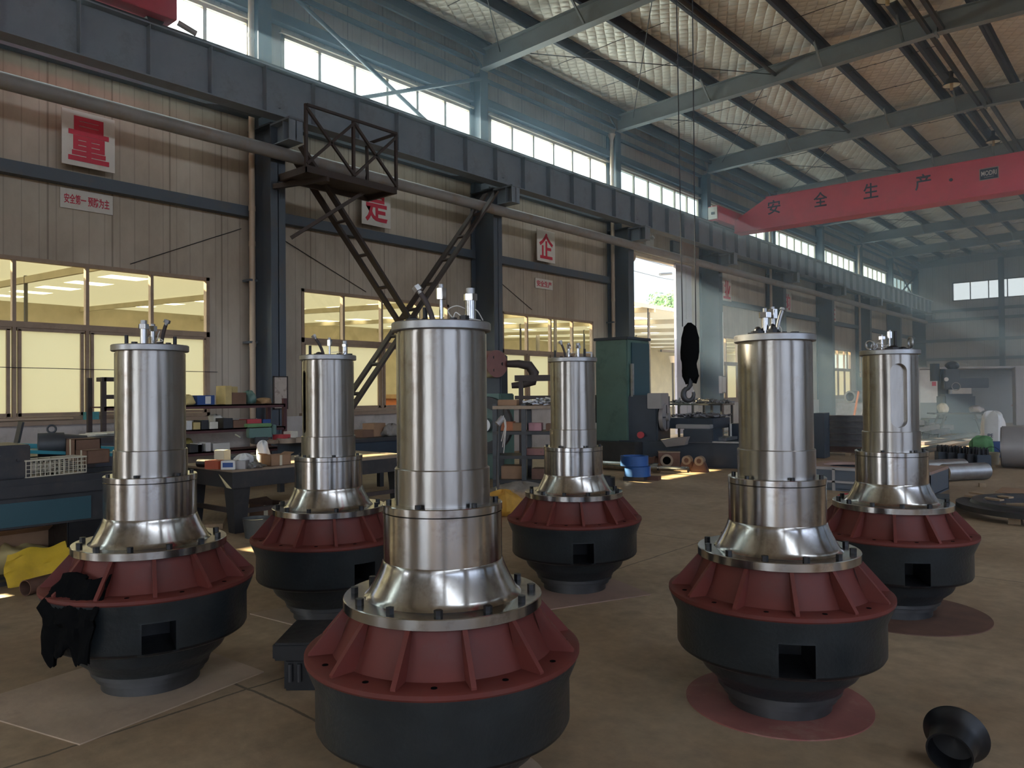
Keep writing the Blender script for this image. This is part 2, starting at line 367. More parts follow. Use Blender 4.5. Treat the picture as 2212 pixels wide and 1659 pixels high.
def floor_mat():
    m, N, L, b = nodes_of('dusty_concrete')
    tc = N.new('ShaderNodeTexCoord')
    def noise(s, d, st=(1, 1, 1)):
        mp = N.new('ShaderNodeMapping'); mp.inputs['Scale'].default_value = st; L.new(tc.outputs['Object'], mp.inputs[0])
        n = N.new('ShaderNodeTexNoise'); n.inputs['Scale'].default_value = s; n.inputs['Detail'].default_value = d; n.inputs['Roughness'].default_value = .65; L.new(mp.outputs[0], n.inputs['Vector']); return n.outputs['Fac']
    n1, n2, n3 = noise(.55, 9), noise(9, 5), noise(2.2, 8)
    r1 = N.new('ShaderNodeValToRGB'); r1.color_ramp.elements[0].position = .36; r1.color_ramp.elements[1].position = .66
    r1.color_ramp.elements[0].color = (.26, .175, .10, 1); r1.color_ramp.elements[1].color = (.47, .35, .225, 1); L.new(n1, r1.inputs[0])
    r3 = N.new('ShaderNodeValToRGB'); r3.color_ramp.elements[0].position = .5; r3.color_ramp.elements[1].position = .68
    r3.color_ramp.elements[0].color = (0, 0, 0, 1); r3.color_ramp.elements[1].color = (.55, .55, .55, 1); L.new(n3, r3.inputs[0])
    mx = N.new('ShaderNodeMixRGB'); L.new(r3.outputs[0], mx.inputs[0]); L.new(r1.outputs[0], mx.inputs[1]); mx.inputs[2].default_value = (.17, .13, .08, 1)
    r2 = N.new('ShaderNodeValToRGB'); r2.color_ramp.elements[0].position = .3; r2.color_ramp.elements[1].position = .7
    r2.color_ramp.elements[0].color = (.78, .78, .78, 1); r2.color_ramp.elements[1].color = (1.12, 1.1, 1.08, 1); L.new(n2, r2.inputs[0])
    mm = N.new('ShaderNodeMixRGB'); mm.blend_type = 'MULTIPLY'; mm.inputs[0].default_value = 1; L.new(mx.outputs[0], mm.inputs[1]); L.new(r2.outputs[0], mm.inputs[2])
    # slab joints and crack lines
    sx = N.new('ShaderNodeSeparateXYZ'); L.new(tc.outputs['Object'], sx.inputs[0])
    wob = math_n(N, L, 'MULTIPLY', math_n(N, L, 'SUBTRACT', n3, .5), .06)
    def line(o, p, off):
        f = math_n(N, L, 'FRACT', math_n(N, L, 'ADD', math_n(N, L, 'DIVIDE', math_n(N, L, 'ADD', o, wob), p), off))
        return math_n(N, L, 'LESS_THAN', math_n(N, L, 'ABSOLUTE', math_n(N, L, 'SUBTRACT', f, .5)), .008/p)
    ln = math_n(N, L, 'MAXIMUM', line(sx.outputs[0], 4.2, .36), line(sx.outputs[1], 5.0, .08))
    dk = N.new('ShaderNodeMixRGB'); L.new(math_n(N, L, 'MULTIPLY', ln, .75), dk.inputs[0]); L.new(mm.outputs[0], dk.inputs[1]); dk.inputs[2].default_value = (.05, .04, .03, 1)
    L.new(dk.outputs[0], b.inputs['Base Color'])
    rr = N.new('ShaderNodeMapRange'); rr.inputs['To Min'].default_value = .42; rr.inputs['To Max'].default_value = .75; L.new(n3, rr.inputs['Value']); L.new(rr.outputs[0], b.inputs['Roughness'])
    bp = N.new('ShaderNodeBump'); bp.inputs['Strength'].default_value = .25; bp.inputs['Distance'].default_value = .01; L.new(math_n(N, L, 'ADD', n2, n3), bp.inputs['Height']); L.new(bp.outputs[0], b.inputs['Normal'])
    return m
M_FLOOR = floor_mat()
M_PLASTER = mat('masonry_plaster', (.58, .52, .47), .8, var=.2, scale=2.5, stain=(.30, .26, .22), stain_scale=1.6, stain_amt=.6, bump=.2, bscale=20)

def shader_mat(name, build):
    m = bpy.data.materials.new(name); m.use_nodes = True; N = m.node_tree.nodes; L = m.node_tree.links
    N.remove(N['Principled BSDF']); L.new(build(N, L), N['Material Output'].inputs[0]); return m
def pane(tint):
    def f(N, L):
        t = N.new('ShaderNodeBsdfTransparent'); t.inputs[0].default_value = (*tint, 1)
        g = N.new('ShaderNodeBsdfGlossy'); g.inputs[0].default_value = (1, 1, 1, 1); g.inputs['Roughness'].default_value = .05
        x = N.new('ShaderNodeMixShader'); x.inputs[0].default_value = .05; L.new(t.outputs[0], x.inputs[1]); L.new(g.outputs[0], x.inputs[2]); return x.outputs[0]
    return f
def sheet(col_t, col_d, fac):
    def f(N, L):
        t = N.new('ShaderNodeBsdfTranslucent'); t.inputs[0].default_value = (*col_t, 1)
        d = N.new('ShaderNodeBsdfDiffuse'); d.inputs[0].default_value = (*col_d, 1)
        x = N.new('ShaderNodeMixShader'); x.inputs[0].default_value = fac; L.new(d.outputs[0], x.inputs[1]); L.new(t.outputs[0], x.inputs[2]); return x.outputs[0]
    return f
def dusty(tint, fac):
    def f(N, L):
        t = N.new('ShaderNodeBsdfTransparent'); t.inputs[0].default_value = (.9, .93, .95, 1)
        d = N.new('ShaderNodeBsdfTranslucent'); d.inputs[0].default_value = (*tint, 1)
        x = N.new('ShaderNodeMixShader'); x.inputs[0].default_value = fac; L.new(t.outputs[0], x.inputs[1]); L.new(d.outputs[0], x.inputs[2]); return x.outputs[0]
    return f
M_GLASS = shader_mat('clear_pane', pane((.93, .95, .96)))
M_GLASSDUSTY = shader_mat('dusty_pane', dusty((.46, .58, .68), .46))
M_GLASSFILM = shader_mat('filmed_pane', dusty((.26, .34, .40), .88))
M_GLASSMILK = shader_mat('milky_pane', dusty((.16, .21, .25), 1.0))
M_GLASSGREY = shader_mat('grey_pane', pane((.50, .53, .58)))
M_GLASSYEL = shader_mat('yellowed_pane', pane((.95, .94, .82)))
M_FROST = shader_mat('frosted_pane', sheet((.95, .93, .74), (.7, .66, .48), .85))
M_ANNEXROOF = shader_mat('annex_roof_sheet', sheet((.80, .79, .64), (.74, .73, .65), .065))
M_SKYLIGHT = shader_mat('annex_skylight_sheet', sheet((.95, .9, .75), (.8, .75, .6), .4))
M_ANNEXWALL = mat('annex_wall', (.60, .54, .40), .8, var=.2, scale=1)

# ================================================================== the hall
XL, XR, YB, YF = -13.1, 4.7, -13.0, 55.8
BAYS = list(range(-3, 9)); BAY0 = lambda k: 1.8+6*k
COLX = -12.73; COLY = [7.8+6*k for k in range(-2, 9)]
RIDGE = -4.05; EZ, RZ = 9.44, 9.70         # underside of rafters at eave and at ridge

M_GROUND = mat('yard_concrete', (.20, .18, .15), .8, var=.2, scale=.5)
def wall_cells(mb, axis, at, th, us, zs, holes):
    """solid cells of a wall in the plane axis = at (outwards thickness th), minus rectangular holes (u0,u1,z0,z1)"""
    U = sorted(set([us[0], us[1]]+[h[0] for h in holes]+[h[1] for h in holes])); Z = sorted(set([zs[0], zs[1]]+[h[2] for h in holes]+[h[3] for h in holes]))
    for i in range(len(U)-1):
        run = None
        for j in range(len(Z)-1):
            cu, cz = (U[i]+U[i+1])/2, (Z[j]+Z[j+1])/2
            solid = zs[0] <= cz <= zs[1] and us[0] <= cu <= us[1] and not any(h[0] < cu < h[1] and h[2] < cz < h[3] for h in holes)
            if solid: run = (run[0], Z[j+1]) if run else (Z[j], Z[j+1])
            if run and (not solid or j == len(Z)-2):
                lo, hi = (at, U[i], run[0]), (at+th, U[i+1], run[1])
                if axis == 1: lo, hi = (U[i], at, run[0]), (U[i+1], at+th, run[1])
                mb.b2(lo, hi); run = None
WZ0, WZ1, CZ0, CZ1, DZ = 1.15, 3.62, 7.25, 8.55, 5.95
DOOR_BAY = 3
win_l = [k for k in BAYS if k != DOOR_BAY]
holes = [(BAY0(k)+1.0, BAY0(k)+5.08, WZ0, WZ1) for k in win_l]+[(BAY0(k)+.57, BAY0(k)+5.9, CZ0, CZ1) for k in BAYS]
DY0, DY1 = 20.5, 24.85
holes.append((DY0, DY1, 0, DZ))
mb = MB(); wall_cells(mb, 0, XL, -.12, (YB, YF), (1.05, 10.3), holes); struct(mb.build('wall_left', M_PANEL))
mb = MB(); wall_cells(mb, 0, XL+.06, -.24, (YB, YF), (0, 1.08), [(DY0, DY1, -.1, 2)]); struct(mb.build('baseboard_left', M_PLASTER))
holes = [(BAY0(k)+.6, BAY0(k)+5.4, .95, 4.0) for k in BAYS]+[(BAY0(k)+.6, BAY0(k)+5.4, CZ0, CZ1) for k in BAYS]
mb = MB(); wall_cells(mb, 0, XR, .12, (YB, YF), (0, 10.3), holes); struct(mb.build('wall_right', M_PANEL))
fw = [(-10.75+4.65*i, -10.75+4.65*i+4.0, 7.15, 8.35) for i in range(3)]
mb = MB(); wall_cells(mb, 1, YF, .12, (XL-.1, XR+.1), (0, 10.6), fw); struct(mb.build('wall_far', M_PANELX))
rear = [(-10.6, -7.9, 0, 5.2), (-1.5, 3.5, 1.0, 3.6)]
mb = MB(); wall_cells(mb, 1, YB, -.12, (XL-.1, XR+.1), (0, 10.6), rear); struct(mb.build('wall_rear', M_PANELX))
struct(MB().b2((XL-.3, YB-.3, -.2), (XR+.3, YF+.3, 0)).build('floor', M_FLOOR))
struct(MB().b2((-90, -60, -.5), (-13.3, 140, -.06)).build('ground', M_GROUND))
struct(MB().b2((5.0, -60, -.5), (60, 140, -.06)).build('ground', M_GROUND))
struct(MB().b2((-13.3, -60, -.5), (5, -13.3, -.06)).build('ground', M_GROUND))
# roof: foil face down, rafters and purlins below it
ROOFOFF = .72
def roof_z(x, off=0): return (EZ+(RZ-EZ)*(x-COLX)/(RIDGE-COLX) if x <= RIDGE else RZ-(RZ-EZ)*(x-RIDGE)/(RIDGE-COLX))+off
for x0, x1 in ((XL-.15, RIDGE), (RIDGE, XR+.15)):
    z0, z1 = roof_z(x0, ROOFOFF), roof_z(x1, ROOFOFF)
    mb = MB(); mb.add([(x0, YB-.1, z0), (x1, YB-.1, z1), (x1, YF+.1, z1), (x0, YF+.1, z0), (x0, YB-.1, z0+.12), (x1, YB-.1, z1+.12), (x1, YF+.1, z1+.12), (x0, YF+.1, z0+.12)],
                      [(0, 1, 2, 3), (7, 6, 5, 4), (0, 4, 5, 1), (1, 5, 6, 2), (2, 6, 7, 3), (3, 7, 4, 0)])
    struct(mb.build('ceiling', M_FOIL))

BAYNAME = {-3: 'behind the camera', -2: 'behind the camera', -1: 'before the 量 sign', 0: 'with the 量 sign', 1: 'with the 是 sign', 2: 'with the 企 sign', 3: 'with the tall doorway', 4: 'with the 业 sign', 5: 'with the 的 sign', 6: 'with the 生 sign', 7: 'with the 命 sign', 8: 'in the far corner'}
SHORT = {-3: 'rear', -2: 'rear', -1: 'unseen', 0: '量 sign', 1: '是 sign', 2: '企 sign', 3: 'tall doorway', 4: '业 sign', 5: '的 sign', 6: '生 sign', 7: '命 sign', 8: 'far corner'}

# windows
def win_frame(mb, axis, at, u0, u1, z0, z1, nu, trans, w=.06, d=.10, mid=.05):
    def P(u, z, du, dz, dd=d):
        c = (at, u, z) if axis == 0 else (u, at, z); s = (dd, du, dz) if axis == 0 else (du, dd, dz); mb.box(c, s)
    P(u0+w/2, (z0+z1)/2, w, z1-z0); P(u1-w/2, (z0+z1)/2, w, z1-z0); P((u0+u1)/2, z0+w/2, u1-u0, w); P((u0+u1)/2, z1-w/2, u1-u0, w)
    for i in range(1, nu): P(u0+(u1-u0)*i/nu, (z0+z1)/2, mid, z1-z0, d*.9)
    for t in trans: P((u0+u1)/2, t, u1-u0, .09)
def quad(mb, axis, at, u0, u1, z0, z1, th=.008):
    c = (at, (u0+u1)/2, (z0+z1)/2); s = (th, u1-u0, z1-z0)
    if axis: c = (c[1], c[0], c[2]); s = (s[1], s[0], s[2])
    mb.box(c, s)
nwin = 0
for k in win_l:
    nwin += 1
    u0, u1 = BAY0(k)+1.0, BAY0(k)+5.08
    mb = MB(); win_frame(mb, 0, XL-.03, u0, u1, WZ0, WZ1, 4, [2.60])
    for i in range(4):     # inner sashes of the lower lights
        a, b_ = u0+(u1-u0)*i/4, u0+(u1-u0)*(i+1)/4
        for z in (WZ0+.09, 2.53): mb.box((XL-.02, (a+b_)/2, z), (.05, b_-a-.08, .05))
        mb.box((XL-.02, a+.075, 1.85), (.05, .045, 1.35)); mb.box((XL-.02, b_-.075, 1.85), (.05, .045, 1.35))
    w = struct(mb.build('window_%d' % nwin, M_FRAME))
    mb = MB(); quad(mb, 0, XL-.04, u0, u1, 2.60, WZ1); g = mb.build('upper_panes', M_GLASSYEL, w)
    clear = 2 if k == 1 else None
    mb = MB()
    for i in range(4):
        if i != clear: quad(mb, 0, XL-.04, u0+(u1-u0)*i/4, u0+(u1-u0)*(i+1)/4, WZ0, 2.60)
    mb.build('frosted_panes', M_FROST, w)
    if clear is not None:
        mb = MB(); quad(mb, 0, XL-.04, u0+(u1-u0)*clear/4, u0+(u1-u0)*(clear+1)/4, WZ0, 2.60); mb.build('clear_pane', M_GLASSYEL, w)
    MB().b2((XL-.02, u0-.06, WZ0-.07), (XL+.14, u1+.06, WZ0-.005)).build('sill', M_FRAME, w)
for k in BAYS:
    nwin += 1
    u0, u1 = BAY0(k)+.57, BAY0(k)+5.9
    mb = MB(); win_frame(mb, 0, XL-.03, u0, u1, CZ0, CZ1, 6, [], w=.07, mid=.07); w = struct(mb.build('window_%d' % nwin, M_FRAMELIGHT))
    mb = MB(); quad(mb, 0, XL-.04, u0, u1, CZ0, CZ1, .004); mb.build('panes', M_GLASSDUSTY if k < 3 else M_GLASSFILM if k < 8 else M_GLASSMILK, w)
    MB().b2((XL, u0-.05, CZ1-.005), (XL+.08, u1+.05, CZ1+.045)).build('head_trim', M_FRAMELIGHT, w)
for k in BAYS:
    for z0, z1, n, u0, u1 in ((.95, 4.0, 4, BAY0(k)+.6, BAY0(k)+5.4), (CZ0, CZ1, 5, BAY0(k)+.6, BAY0(k)+5.4)):
        nwin += 1
        mb = MB(); win_frame(mb, 0, XR+.05, u0, u1, z0, z1, n, [2.7] if z0 < 2 else []); w = struct(mb.build('window_%d' % nwin, M_FRAME))
        mb = MB(); quad(mb, 0, XR+.06, u0, u1, z0, z1); mb.build('panes', M_GLASSGREY if z0 < 2 else M_GLASS, w)
for a, b_, z0, z1 in fw+[rear[1]]:
    nwin += 1; far = z0 > 5
    mb = MB(); win_frame(mb, 1, YF+.03 if far else YB-.05, a, b_, z0, z1, 4, []); w = struct(mb.build('window_%d' % nwin, M_DARKSTEEL))
    mb = MB(); quad(mb, 1, YF+.05 if far else YB-.06, a, b_, z0, z1); mb.build('panes', M_GLASS, w)
# the tall doorway: jamb trim, a sliding leaf half across it
mb = MB(); mb.b2((XL-.13, DY0-.05, 0), (XL+.03, DY0+.05, DZ)); mb.b2((XL-.13, DY0, DZ-.06), (XL+.06, DY1, DZ+.06)); mb.b2((XL-.13, DY1-.05, 0), (XL+.03, DY1+.05, DZ)); mb.b2((XL+.03, DY0-.4, DZ+.06), (XL+.12, DY1+.3, DZ+.16))
struct(mb.build('trim_1', M_FRAMELIGHT))
mb = MB(); mb.b2((XL+.04, 23.72, .05), (XL+.10, 24.9, DZ-.02))
for z in (.1, 2.0, 4.0, DZ-.06): mb.b2((XL+.10, 23.72, z), (XL+.12, 24.9, z+.06))
mb.b2((XL+.10, 23.72, .05), (XL+.125, 23.80, DZ-.02)); mb.b2((XL+.10, 24.45, .05), (XL+.125, 24.52, DZ-.02))
d = struct(mb.build('door_1', mat('door_leaf', (.50, .46, .50), .5, var=.1)))
MB().b2((XL+.125, 23.86, 1.0), (XL+.16, 23.90, 1.3)).build('door_handle', M_DARKSTEEL, d)
# rear doorway frame
mb = MB(); mb.b2((-10.7, YB-.12, 0), (-10.6, YB+.05, 5.2)); mb.b2((-7.9, YB-.12, 0), (-7.8, YB+.05, 5.2)); mb.b2((-10.7, YB-.12, 5.2), (-7.8, YB+.05, 5.3)); struct(mb.build('trim_2', M_FRAMELIGHT))

# girts on the window wall: three horizontal rails per bay between the columns
GZ = [2.35, 4.62, 5.0]
def add_girt(k, z, nm, label):
    y0, y1 = BAY0(k)+.2, BAY0(k)+5.85
    mb = MB(); mb.b2((XL+.005, y0, z), (XL+.17, y1, z+.025)); mb.b2((XL+.15, y0, z-.17), (XL+.175, y1, z+.025)); mb.b2((XL+.005, y0, z-.17), (XL+.17, y1, z-.15))
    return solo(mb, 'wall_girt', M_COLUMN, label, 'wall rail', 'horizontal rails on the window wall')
for k in range(0, 9):
    if k == 0: pass
    add_girt(k, 4.98, 'g', 'grey steel wall rail below the tie pipe in the bay %s' % BAYNAME[k]) if k != 3 else None
    if k != 3:
        add_girt(k, 6.85, 'g', 'grey steel wall rail hidden behind the runway beam, bay %s' % BAYNAME[k])
    add_girt(k, 8.85, 'g', 'grey steel rail above the clerestory in the bay %s' % BAYNAME[k])
for k in range(0, 9):   # eave channels in the corner of wall and roof
    for j, (dx, z, lab) in enumerate(((.12, 9.28, 'lowest'), (.30, 9.50, 'middle'), (.50, 9.72, 'upper'))):
        y0, y1 = BAY0(k)+.2, BAY0(k)+5.85
        mb = MB(); mb.b2((XL+dx, y0, z), (XL+dx+.06, y1, z+.10))
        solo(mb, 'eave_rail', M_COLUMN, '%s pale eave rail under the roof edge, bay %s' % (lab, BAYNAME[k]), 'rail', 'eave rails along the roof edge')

for i, (z, lab) in enumerate(((6.55, 'highest'), (5.95, 'second'), (4.65, 'third'), (3.45, 'lowest'))):
    solo(MB().b2((XL+.1, YF-.2, z-.09), (XR-.1, YF-.005, z+.09)), 'wall_girt', M_COLUMN, 'grey horizontal rail on the far end wall, the %s of four' % lab, 'wall rail', 'rails on the far end wall')
for x, lab in ((-8.02, 'below the gap between the high end windows'),):
    t_ = thing('end_wall_column', 'grey steel column on the far end wall %s' % lab, 'column', (x, YF-.35, 0), 0, 'columns on the far end wall')
    mb = MB(); mb.b2((-.14, -.15, 0), (.14, -.13, 9.6)); mb.b2((-.14, .13, 0), (.14, .15, 9.6)); mb.b2((-.01, -.15, 0), (.01, .15, 9.6)); mb.build('shaft', M_COLUMN, t_)
# ------------------------------------------------------------------ columns
def hsec(mb, x0, x1, yc, w, z0, z1, t=.02):
    mb.b2((x1-t, yc-w/2, z0), (x1, yc+w/2, z1)); mb.b2((x0, yc-w/2, z0), (x0+t, yc+w/2, z1)); mb.b2((x0, yc-.008, z0), (x1, yc+.008, z1))
for k in range(-1, 9):
    yc = 7.8+6*k
    lab = 'grey steel column at the start of the 量 sign bay' if k < 0 else 'grey steel column between the %s bay and the %s bay' % (SHORT[k], SHORT[min(k+1, 8)]) if k < 8 else 'last grey steel column in the far corner'
    t = thing('steel_column', lab, 'column', (0, yc, 0), 0, 'columns along the window wall')
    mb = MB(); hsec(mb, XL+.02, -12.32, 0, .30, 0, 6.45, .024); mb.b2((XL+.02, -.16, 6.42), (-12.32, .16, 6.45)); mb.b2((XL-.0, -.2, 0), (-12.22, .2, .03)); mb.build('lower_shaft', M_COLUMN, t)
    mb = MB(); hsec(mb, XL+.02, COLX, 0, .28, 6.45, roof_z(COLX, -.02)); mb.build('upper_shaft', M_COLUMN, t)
    mb = MB(); mb.b2((-12.32, -.008, 6.03), (-11.74, .008, 6.40)); mb.b2((-12.32, -.15, 6.38), (-11.72, .15, 6.415)); mb.b2((-11.95, -.14, 6.03), (-11.935, .14, 6.38)); mb.b2((-11.76, -.14, 6.03), (-11.74, .14, 6.38))
    mb.add([(-12.32, -.15, 6.03), (-12.32, .15, 6.03), (-11.74, .15, 6.03), (-11.74, -.15, 6.03), (-12.32, -.15, 6.01), (-12.32, .15, 6.01), (-11.74, .15, 6.01), (-11.74, -.15, 6.01)], [(0, 1, 2, 3), (7, 6, 5, 4), (0, 4, 5, 1), (1, 5, 6, 2), (2, 6, 7, 3), (3, 7, 4, 0)])
    mb.build('corbel', M_BEAM, t)
    MB().prism([(0, 0), (-1.0, 0), (0, .75)], .014, Matrix(((0, 1, 0), (1, 0, 0), (0, 0, 1))), (-12.72, -.16, 6.60)).build('gusset', M_COLUMN, t)

# runway beams for the cranes, one per bay
def runway(k, label):
    t = thing('crane_runway_beam', label, 'beam', (-12.0, BAY0(k), 6.42), 0, 'runway beams along the window wall')
    mb = MB(); mb.b2((-.15, 0, 0), (.15, 6.0, .022)); mb.b2((-.15, 0, .815), (.15, 6.0, .84)); mb.b2((-.007, 0, .02), (.007, 6.0, .83)); mb.build('girder', M_BEAM, t)
    MB().b2((-.035, .0, .841), (.035, 6.0, .925)).build('rail', M_DARKSTEEL, t)
    p = None
    for i in range(6):
        if p is None: p = MB().box((0, 0, .4185), (.27, .012, .79)).build('stiffener', M_BEAM, t, loc=(0, .5, 0))
        else: inst(p, 'stiffener', t, (0, .5+i, 0))
for k in range(-1, 9): runway(k, 'dark steel crane runway beam across the bay %s' % BAYNAME[k])
mb = MB().tube([(-12.17, -4, 5.87), (-12.17, 25, 5.87), (-12.17, 55.2, 5.87)], .12, 16)
solo(mb, 'tie_pipe', M_TIE, 'long brown-grey horizontal pipe along the column faces under the runway beam', 'pipe')

# ------------------------------------------------------------------ rafters, purlins, roof bracing
PUR_X = [-12.75+1.53*i for i in range(6)]+[-4.75, -3.35, -1.8, -.25, 1.3, 2.85, 4.4]
def purlin_z(x): return roof_z(x, .48)
ORD = ['first', 'second', 'third', 'fourth', 'fifth', 'sixth', 'seventh', 'eighth', 'ninth', 'tenth', 'eleventh', 'twelfth', 'thirteenth']
for i, x in enumerate(PUR_X):
    z = purlin_z(x); mb = MB(); mb.b2((x-.01, YB, z), (x+.01, YF, z+.235)); mb.b2((x-.08, YB, z), (x, YF, z+.014)); mb.b2((x, YB, z+.222), (x+.08, YF, z+.236))
    solo(mb, 'roof_purlin', M_PURLIN, 'dark steel roof purlin running lengthwise, %s from the window wall' % ORD[i], 'purlin', 'lengthwise roof purlins')
def rafter(k):
    yc = 7.8+6*k
    lab = 'grey steel roof rafter at the start of the 量 sign bay' if k < 0 else 'grey steel roof rafter above the column between %s and %s' % (SHORT[k], SHORT[min(k+1, 8)]) if k < 8 else 'grey steel roof rafter against the far wall'
    t = thing('roof_rafter', lab, 'rafter', (0, yc, 0), 0, 'roof rafters across the hall')
    def fl(x0, x1, top, w, th):
        z0, z1 = (roof_z(x0, .46 if top else 0), roof_z(x1, .46 if top else 0)); mbb.bar((x0, 0, z0+th/2), (x1, 0, z1+th/2), w, th)
    for nm, (x0, x1) in (('left_span', (COLX-.02, RIDGE)), ('right_span', (RIDGE, XR))):
        mbb = MB(); fl(x0, x1, False, .22, .018); fl(x0, x1, True, .22, .018)
        mbb.add([(x0, -.005, roof_z(x0)), (x1, -.005, roof_z(x1)), (x1, -.005, roof_z(x1, .47)), (x0, -.005, roof_z(x0, .47)), (x0, .005, roof_z(x0)), (x1, .005, roof_z(x1)), (x1, .005, roof_z(x1, .47)), (x0, .005, roof_z(x0, .47))],
                [(0, 1, 2, 3), (7, 6, 5, 4), (0, 4, 5, 1), (1, 5, 6, 2), (2, 6, 7, 3), (3, 7, 4, 0)])
        mbb.build('span', M_RAFTER, t)
    for x in PUR_X[0::2]+[-4.75]:
        for s in (1, -1):
            MB().bar((x, s*.62, purlin_z(x)+.03), (x, s*.02, roof_z(x, .03)), .045, .045).build('fly_brace', M_RAFTER, t)
    MB().b2((RIDGE-.03, -.13, roof_z(RIDGE, -.05)), (RIDGE+.03, .13, roof_z(RIDGE, .50))).build('ridge_plate', M_RAFTER, t)
for k in range(-1, 9): rafter(k)

# ================================================================== the six pump units
def pump_at(l, r, rad):
    """horizontal position of a vertical axis whose circle of radius rad spans picture columns l..r"""
    a0, a1 = math.atan((l-IMW/2)/FPX), math.atan((r-IMW/2)/FPX)
    al, be = (a0+a1)/2, (a1-a0)/2; d = rad/math.sin(be); ang = YAW-al
    return Vector((-math.sin(ang)*d, math.cos(ang)*d, 0))
RIM = .5165
def ring_prof(r0, r1, z0, z1, ch=.003):
    return [(r0, z0), (r1-ch, z0), (r1, z0+ch), (r1, z1-ch), (r1-ch, z1), (r0, z1)]
def mesh_of(mb, nm, m, bevel=0): return mb.mesh(nm, m, bevel)
PM = {}
PM['top_lid'] = (MB().lathe(ring_prof(0, .190, 1.731, 1.765, .004), 72), M_STEELDULL)
PM['upper_cylinder'] = (MB().lathe([(0, 1.05), (.1725, 1.05), (.1725, 1.722), (.168, 1.722), (.168, 1.735), (0, 1.735)], 96), M_STEEL)
PM['lower_sleeve'] = (MB().lathe([(.16, 1.07), (.181, 1.07), (.181, 1.213), (.178, 1.217), (.16, 1.217)], 96), M_STEEL)
PM['collar_ring'] = (MB().lathe(ring_prof(.12, .228, 1.052, 1.083), 96), M_STEEL2)
bell = [(.10, 1.05), (.226, 1.05), (.226, .872), (.229, .868)]
for i in range(1, 11):
    t = i/10; bell.append((.229+.056*(t**1.25), .868-.118*t))
bell += [(.292, .745), (.30, .738), (.10, .738)]
PM['bell_housing'] = (MB().lathe(bell, 96), M_STEEL2)
PM['flange'] = (MB().lathe(ring_prof(.15, .3755, .699, .740), 96), M_STEEL2)
PM['skirt'] = (MB().lathe([(.20, .70), (.350, .70), (.355, .66), (.405, .56), (.415, .546), (.505, .546), (RIM, .541), (RIM, .526), (.512, .519), (.30, .519)], 96), M_REDPAINT)
PM['base_ring'] = (MB().lathe([(.0, .105), (.285, .105), (.285, .082), (.262, .075), (.262, .05), (.238, .045), (.238, .0), (.0, .0)], 72), M_BASERING)
casing_prof = [(0, .519), (.512, .519), (.509, .505), (.478, .432), (.478, .282), (.470, .268), (.455, .258), (.385, .240), (.378, .228), (.366, .190), (.355, .172), (.300, .125), (.292, .105), (0, .105)]
PM['rib'] = (MB().add([(.352, -.009, .70), (.373, -.009, .70), (.502, -.009, .553), (.502, -.009, .545), (.40, -.009, .545), (.352, .009, .70), (.373, .009, .70), (.502, .009, .553), (.502, .009, .545), (.40, .009, .545)],
                      [(0, 1, 2, 3, 4), (9, 8, 7, 6, 5), (0, 5, 6, 1), (1, 6, 7, 2), (2, 7, 8, 3), (3, 8, 9, 4), (4, 9, 5, 0)]), M_REDPAINT)
PM['bolt'] = (MB().prism([(.0155*math.cos(k*math.pi/3), .0155*math.sin(k*math.pi/3)) for k in range(6)], .022), M_BLACK)
PM['capscrew'] = (MB().cyl((0, 0, 0), (0, 0, .013), .0105, 16), M_BLACK)
PMESH = {k: v[0].mesh(k, v[1]) for k, v in PM.items()}
hole_mb = MB()
PM_HOLE = MB().cyl((0, 0, .5461), (0, 0, .5476), .011, 16).mesh('bolt_hole', M_RAG)

def put(name, mesh, parent, loc=(0, 0, 0), rz=0):
    o = bpy.data.objects.new(name, mesh); COL.objects.link(o); o.parent = parent; o.location = loc; o.rotation_euler = (0, 0, rz); return o
CASING = {}
def casing_mesh(angs):
    key = tuple(angs)
    if key in CASING: return CASING[key]
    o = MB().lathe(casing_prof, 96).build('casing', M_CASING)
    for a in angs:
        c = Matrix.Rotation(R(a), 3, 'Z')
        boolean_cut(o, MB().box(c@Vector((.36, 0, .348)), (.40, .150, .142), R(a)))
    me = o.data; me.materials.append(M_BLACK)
    for p in me.polygons:          # recess faces coloured black to stand in for shade behind the openings
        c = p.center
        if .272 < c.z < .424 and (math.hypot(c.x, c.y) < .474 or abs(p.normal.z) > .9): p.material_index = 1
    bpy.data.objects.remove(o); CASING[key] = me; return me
SLOT = {}
def cyl_slot(ang, z0, z1, w, dep):
    o = MB().lathe([(0, 1.05), (.1725, 1.05), (.1725, 1.722), (.168, 1.722), (.168, 1.735), (0, 1.735)], 128).build('upper_cylinder', M_STEEL)
    Mx = Matrix(((0, 0, 1), (1, 0, 0), (0, 1, 0)))          # prism x->y, y->z, height->x
    pts = [(w/2*math.cos(t), z1-w/2+w/2*math.sin(t)) for t in [math.pi*i/12 for i in range(13)]]+[(w/2*math.cos(t), z0+w/2+w/2*math.sin(t)) for t in [math.pi+math.pi*i/12 for i in range(13)]]
    boolean_cut(o, MB().prism(pts, .2, Matrix.Rotation(R(ang), 3, 'Z')@Mx, Matrix.Rotation(R(ang), 3, 'Z')@Vector((.1725-dep, 0, 0))))
    me = o.data; bpy.data.objects.remove(o); return me
HEX = lambda r, h: MB().prism([(r*math.cos(k*math.pi/3+.2), r*math.sin(k*math.pi/3+.2)) for k in range(6)], h)
ZT = 1.765
def standpipe(t, x, y, rp, hp, rn, hn, rt, ht, m=None):
    p = MB().cyl((x, y, ZT), (x, y, ZT+hp), rp, 20).build('standpipe', m or M_STEEL2, t)
    o = HEX(rn, hn).build('hex_nut', M_STEEL2, p, .0015, (x, y, ZT+hp)); MB().cyl((x, y, ZT+hp+hn), (x, y, ZT+hp+hn+ht), rt, 18).build('nipple', M_STEELDULL, p)
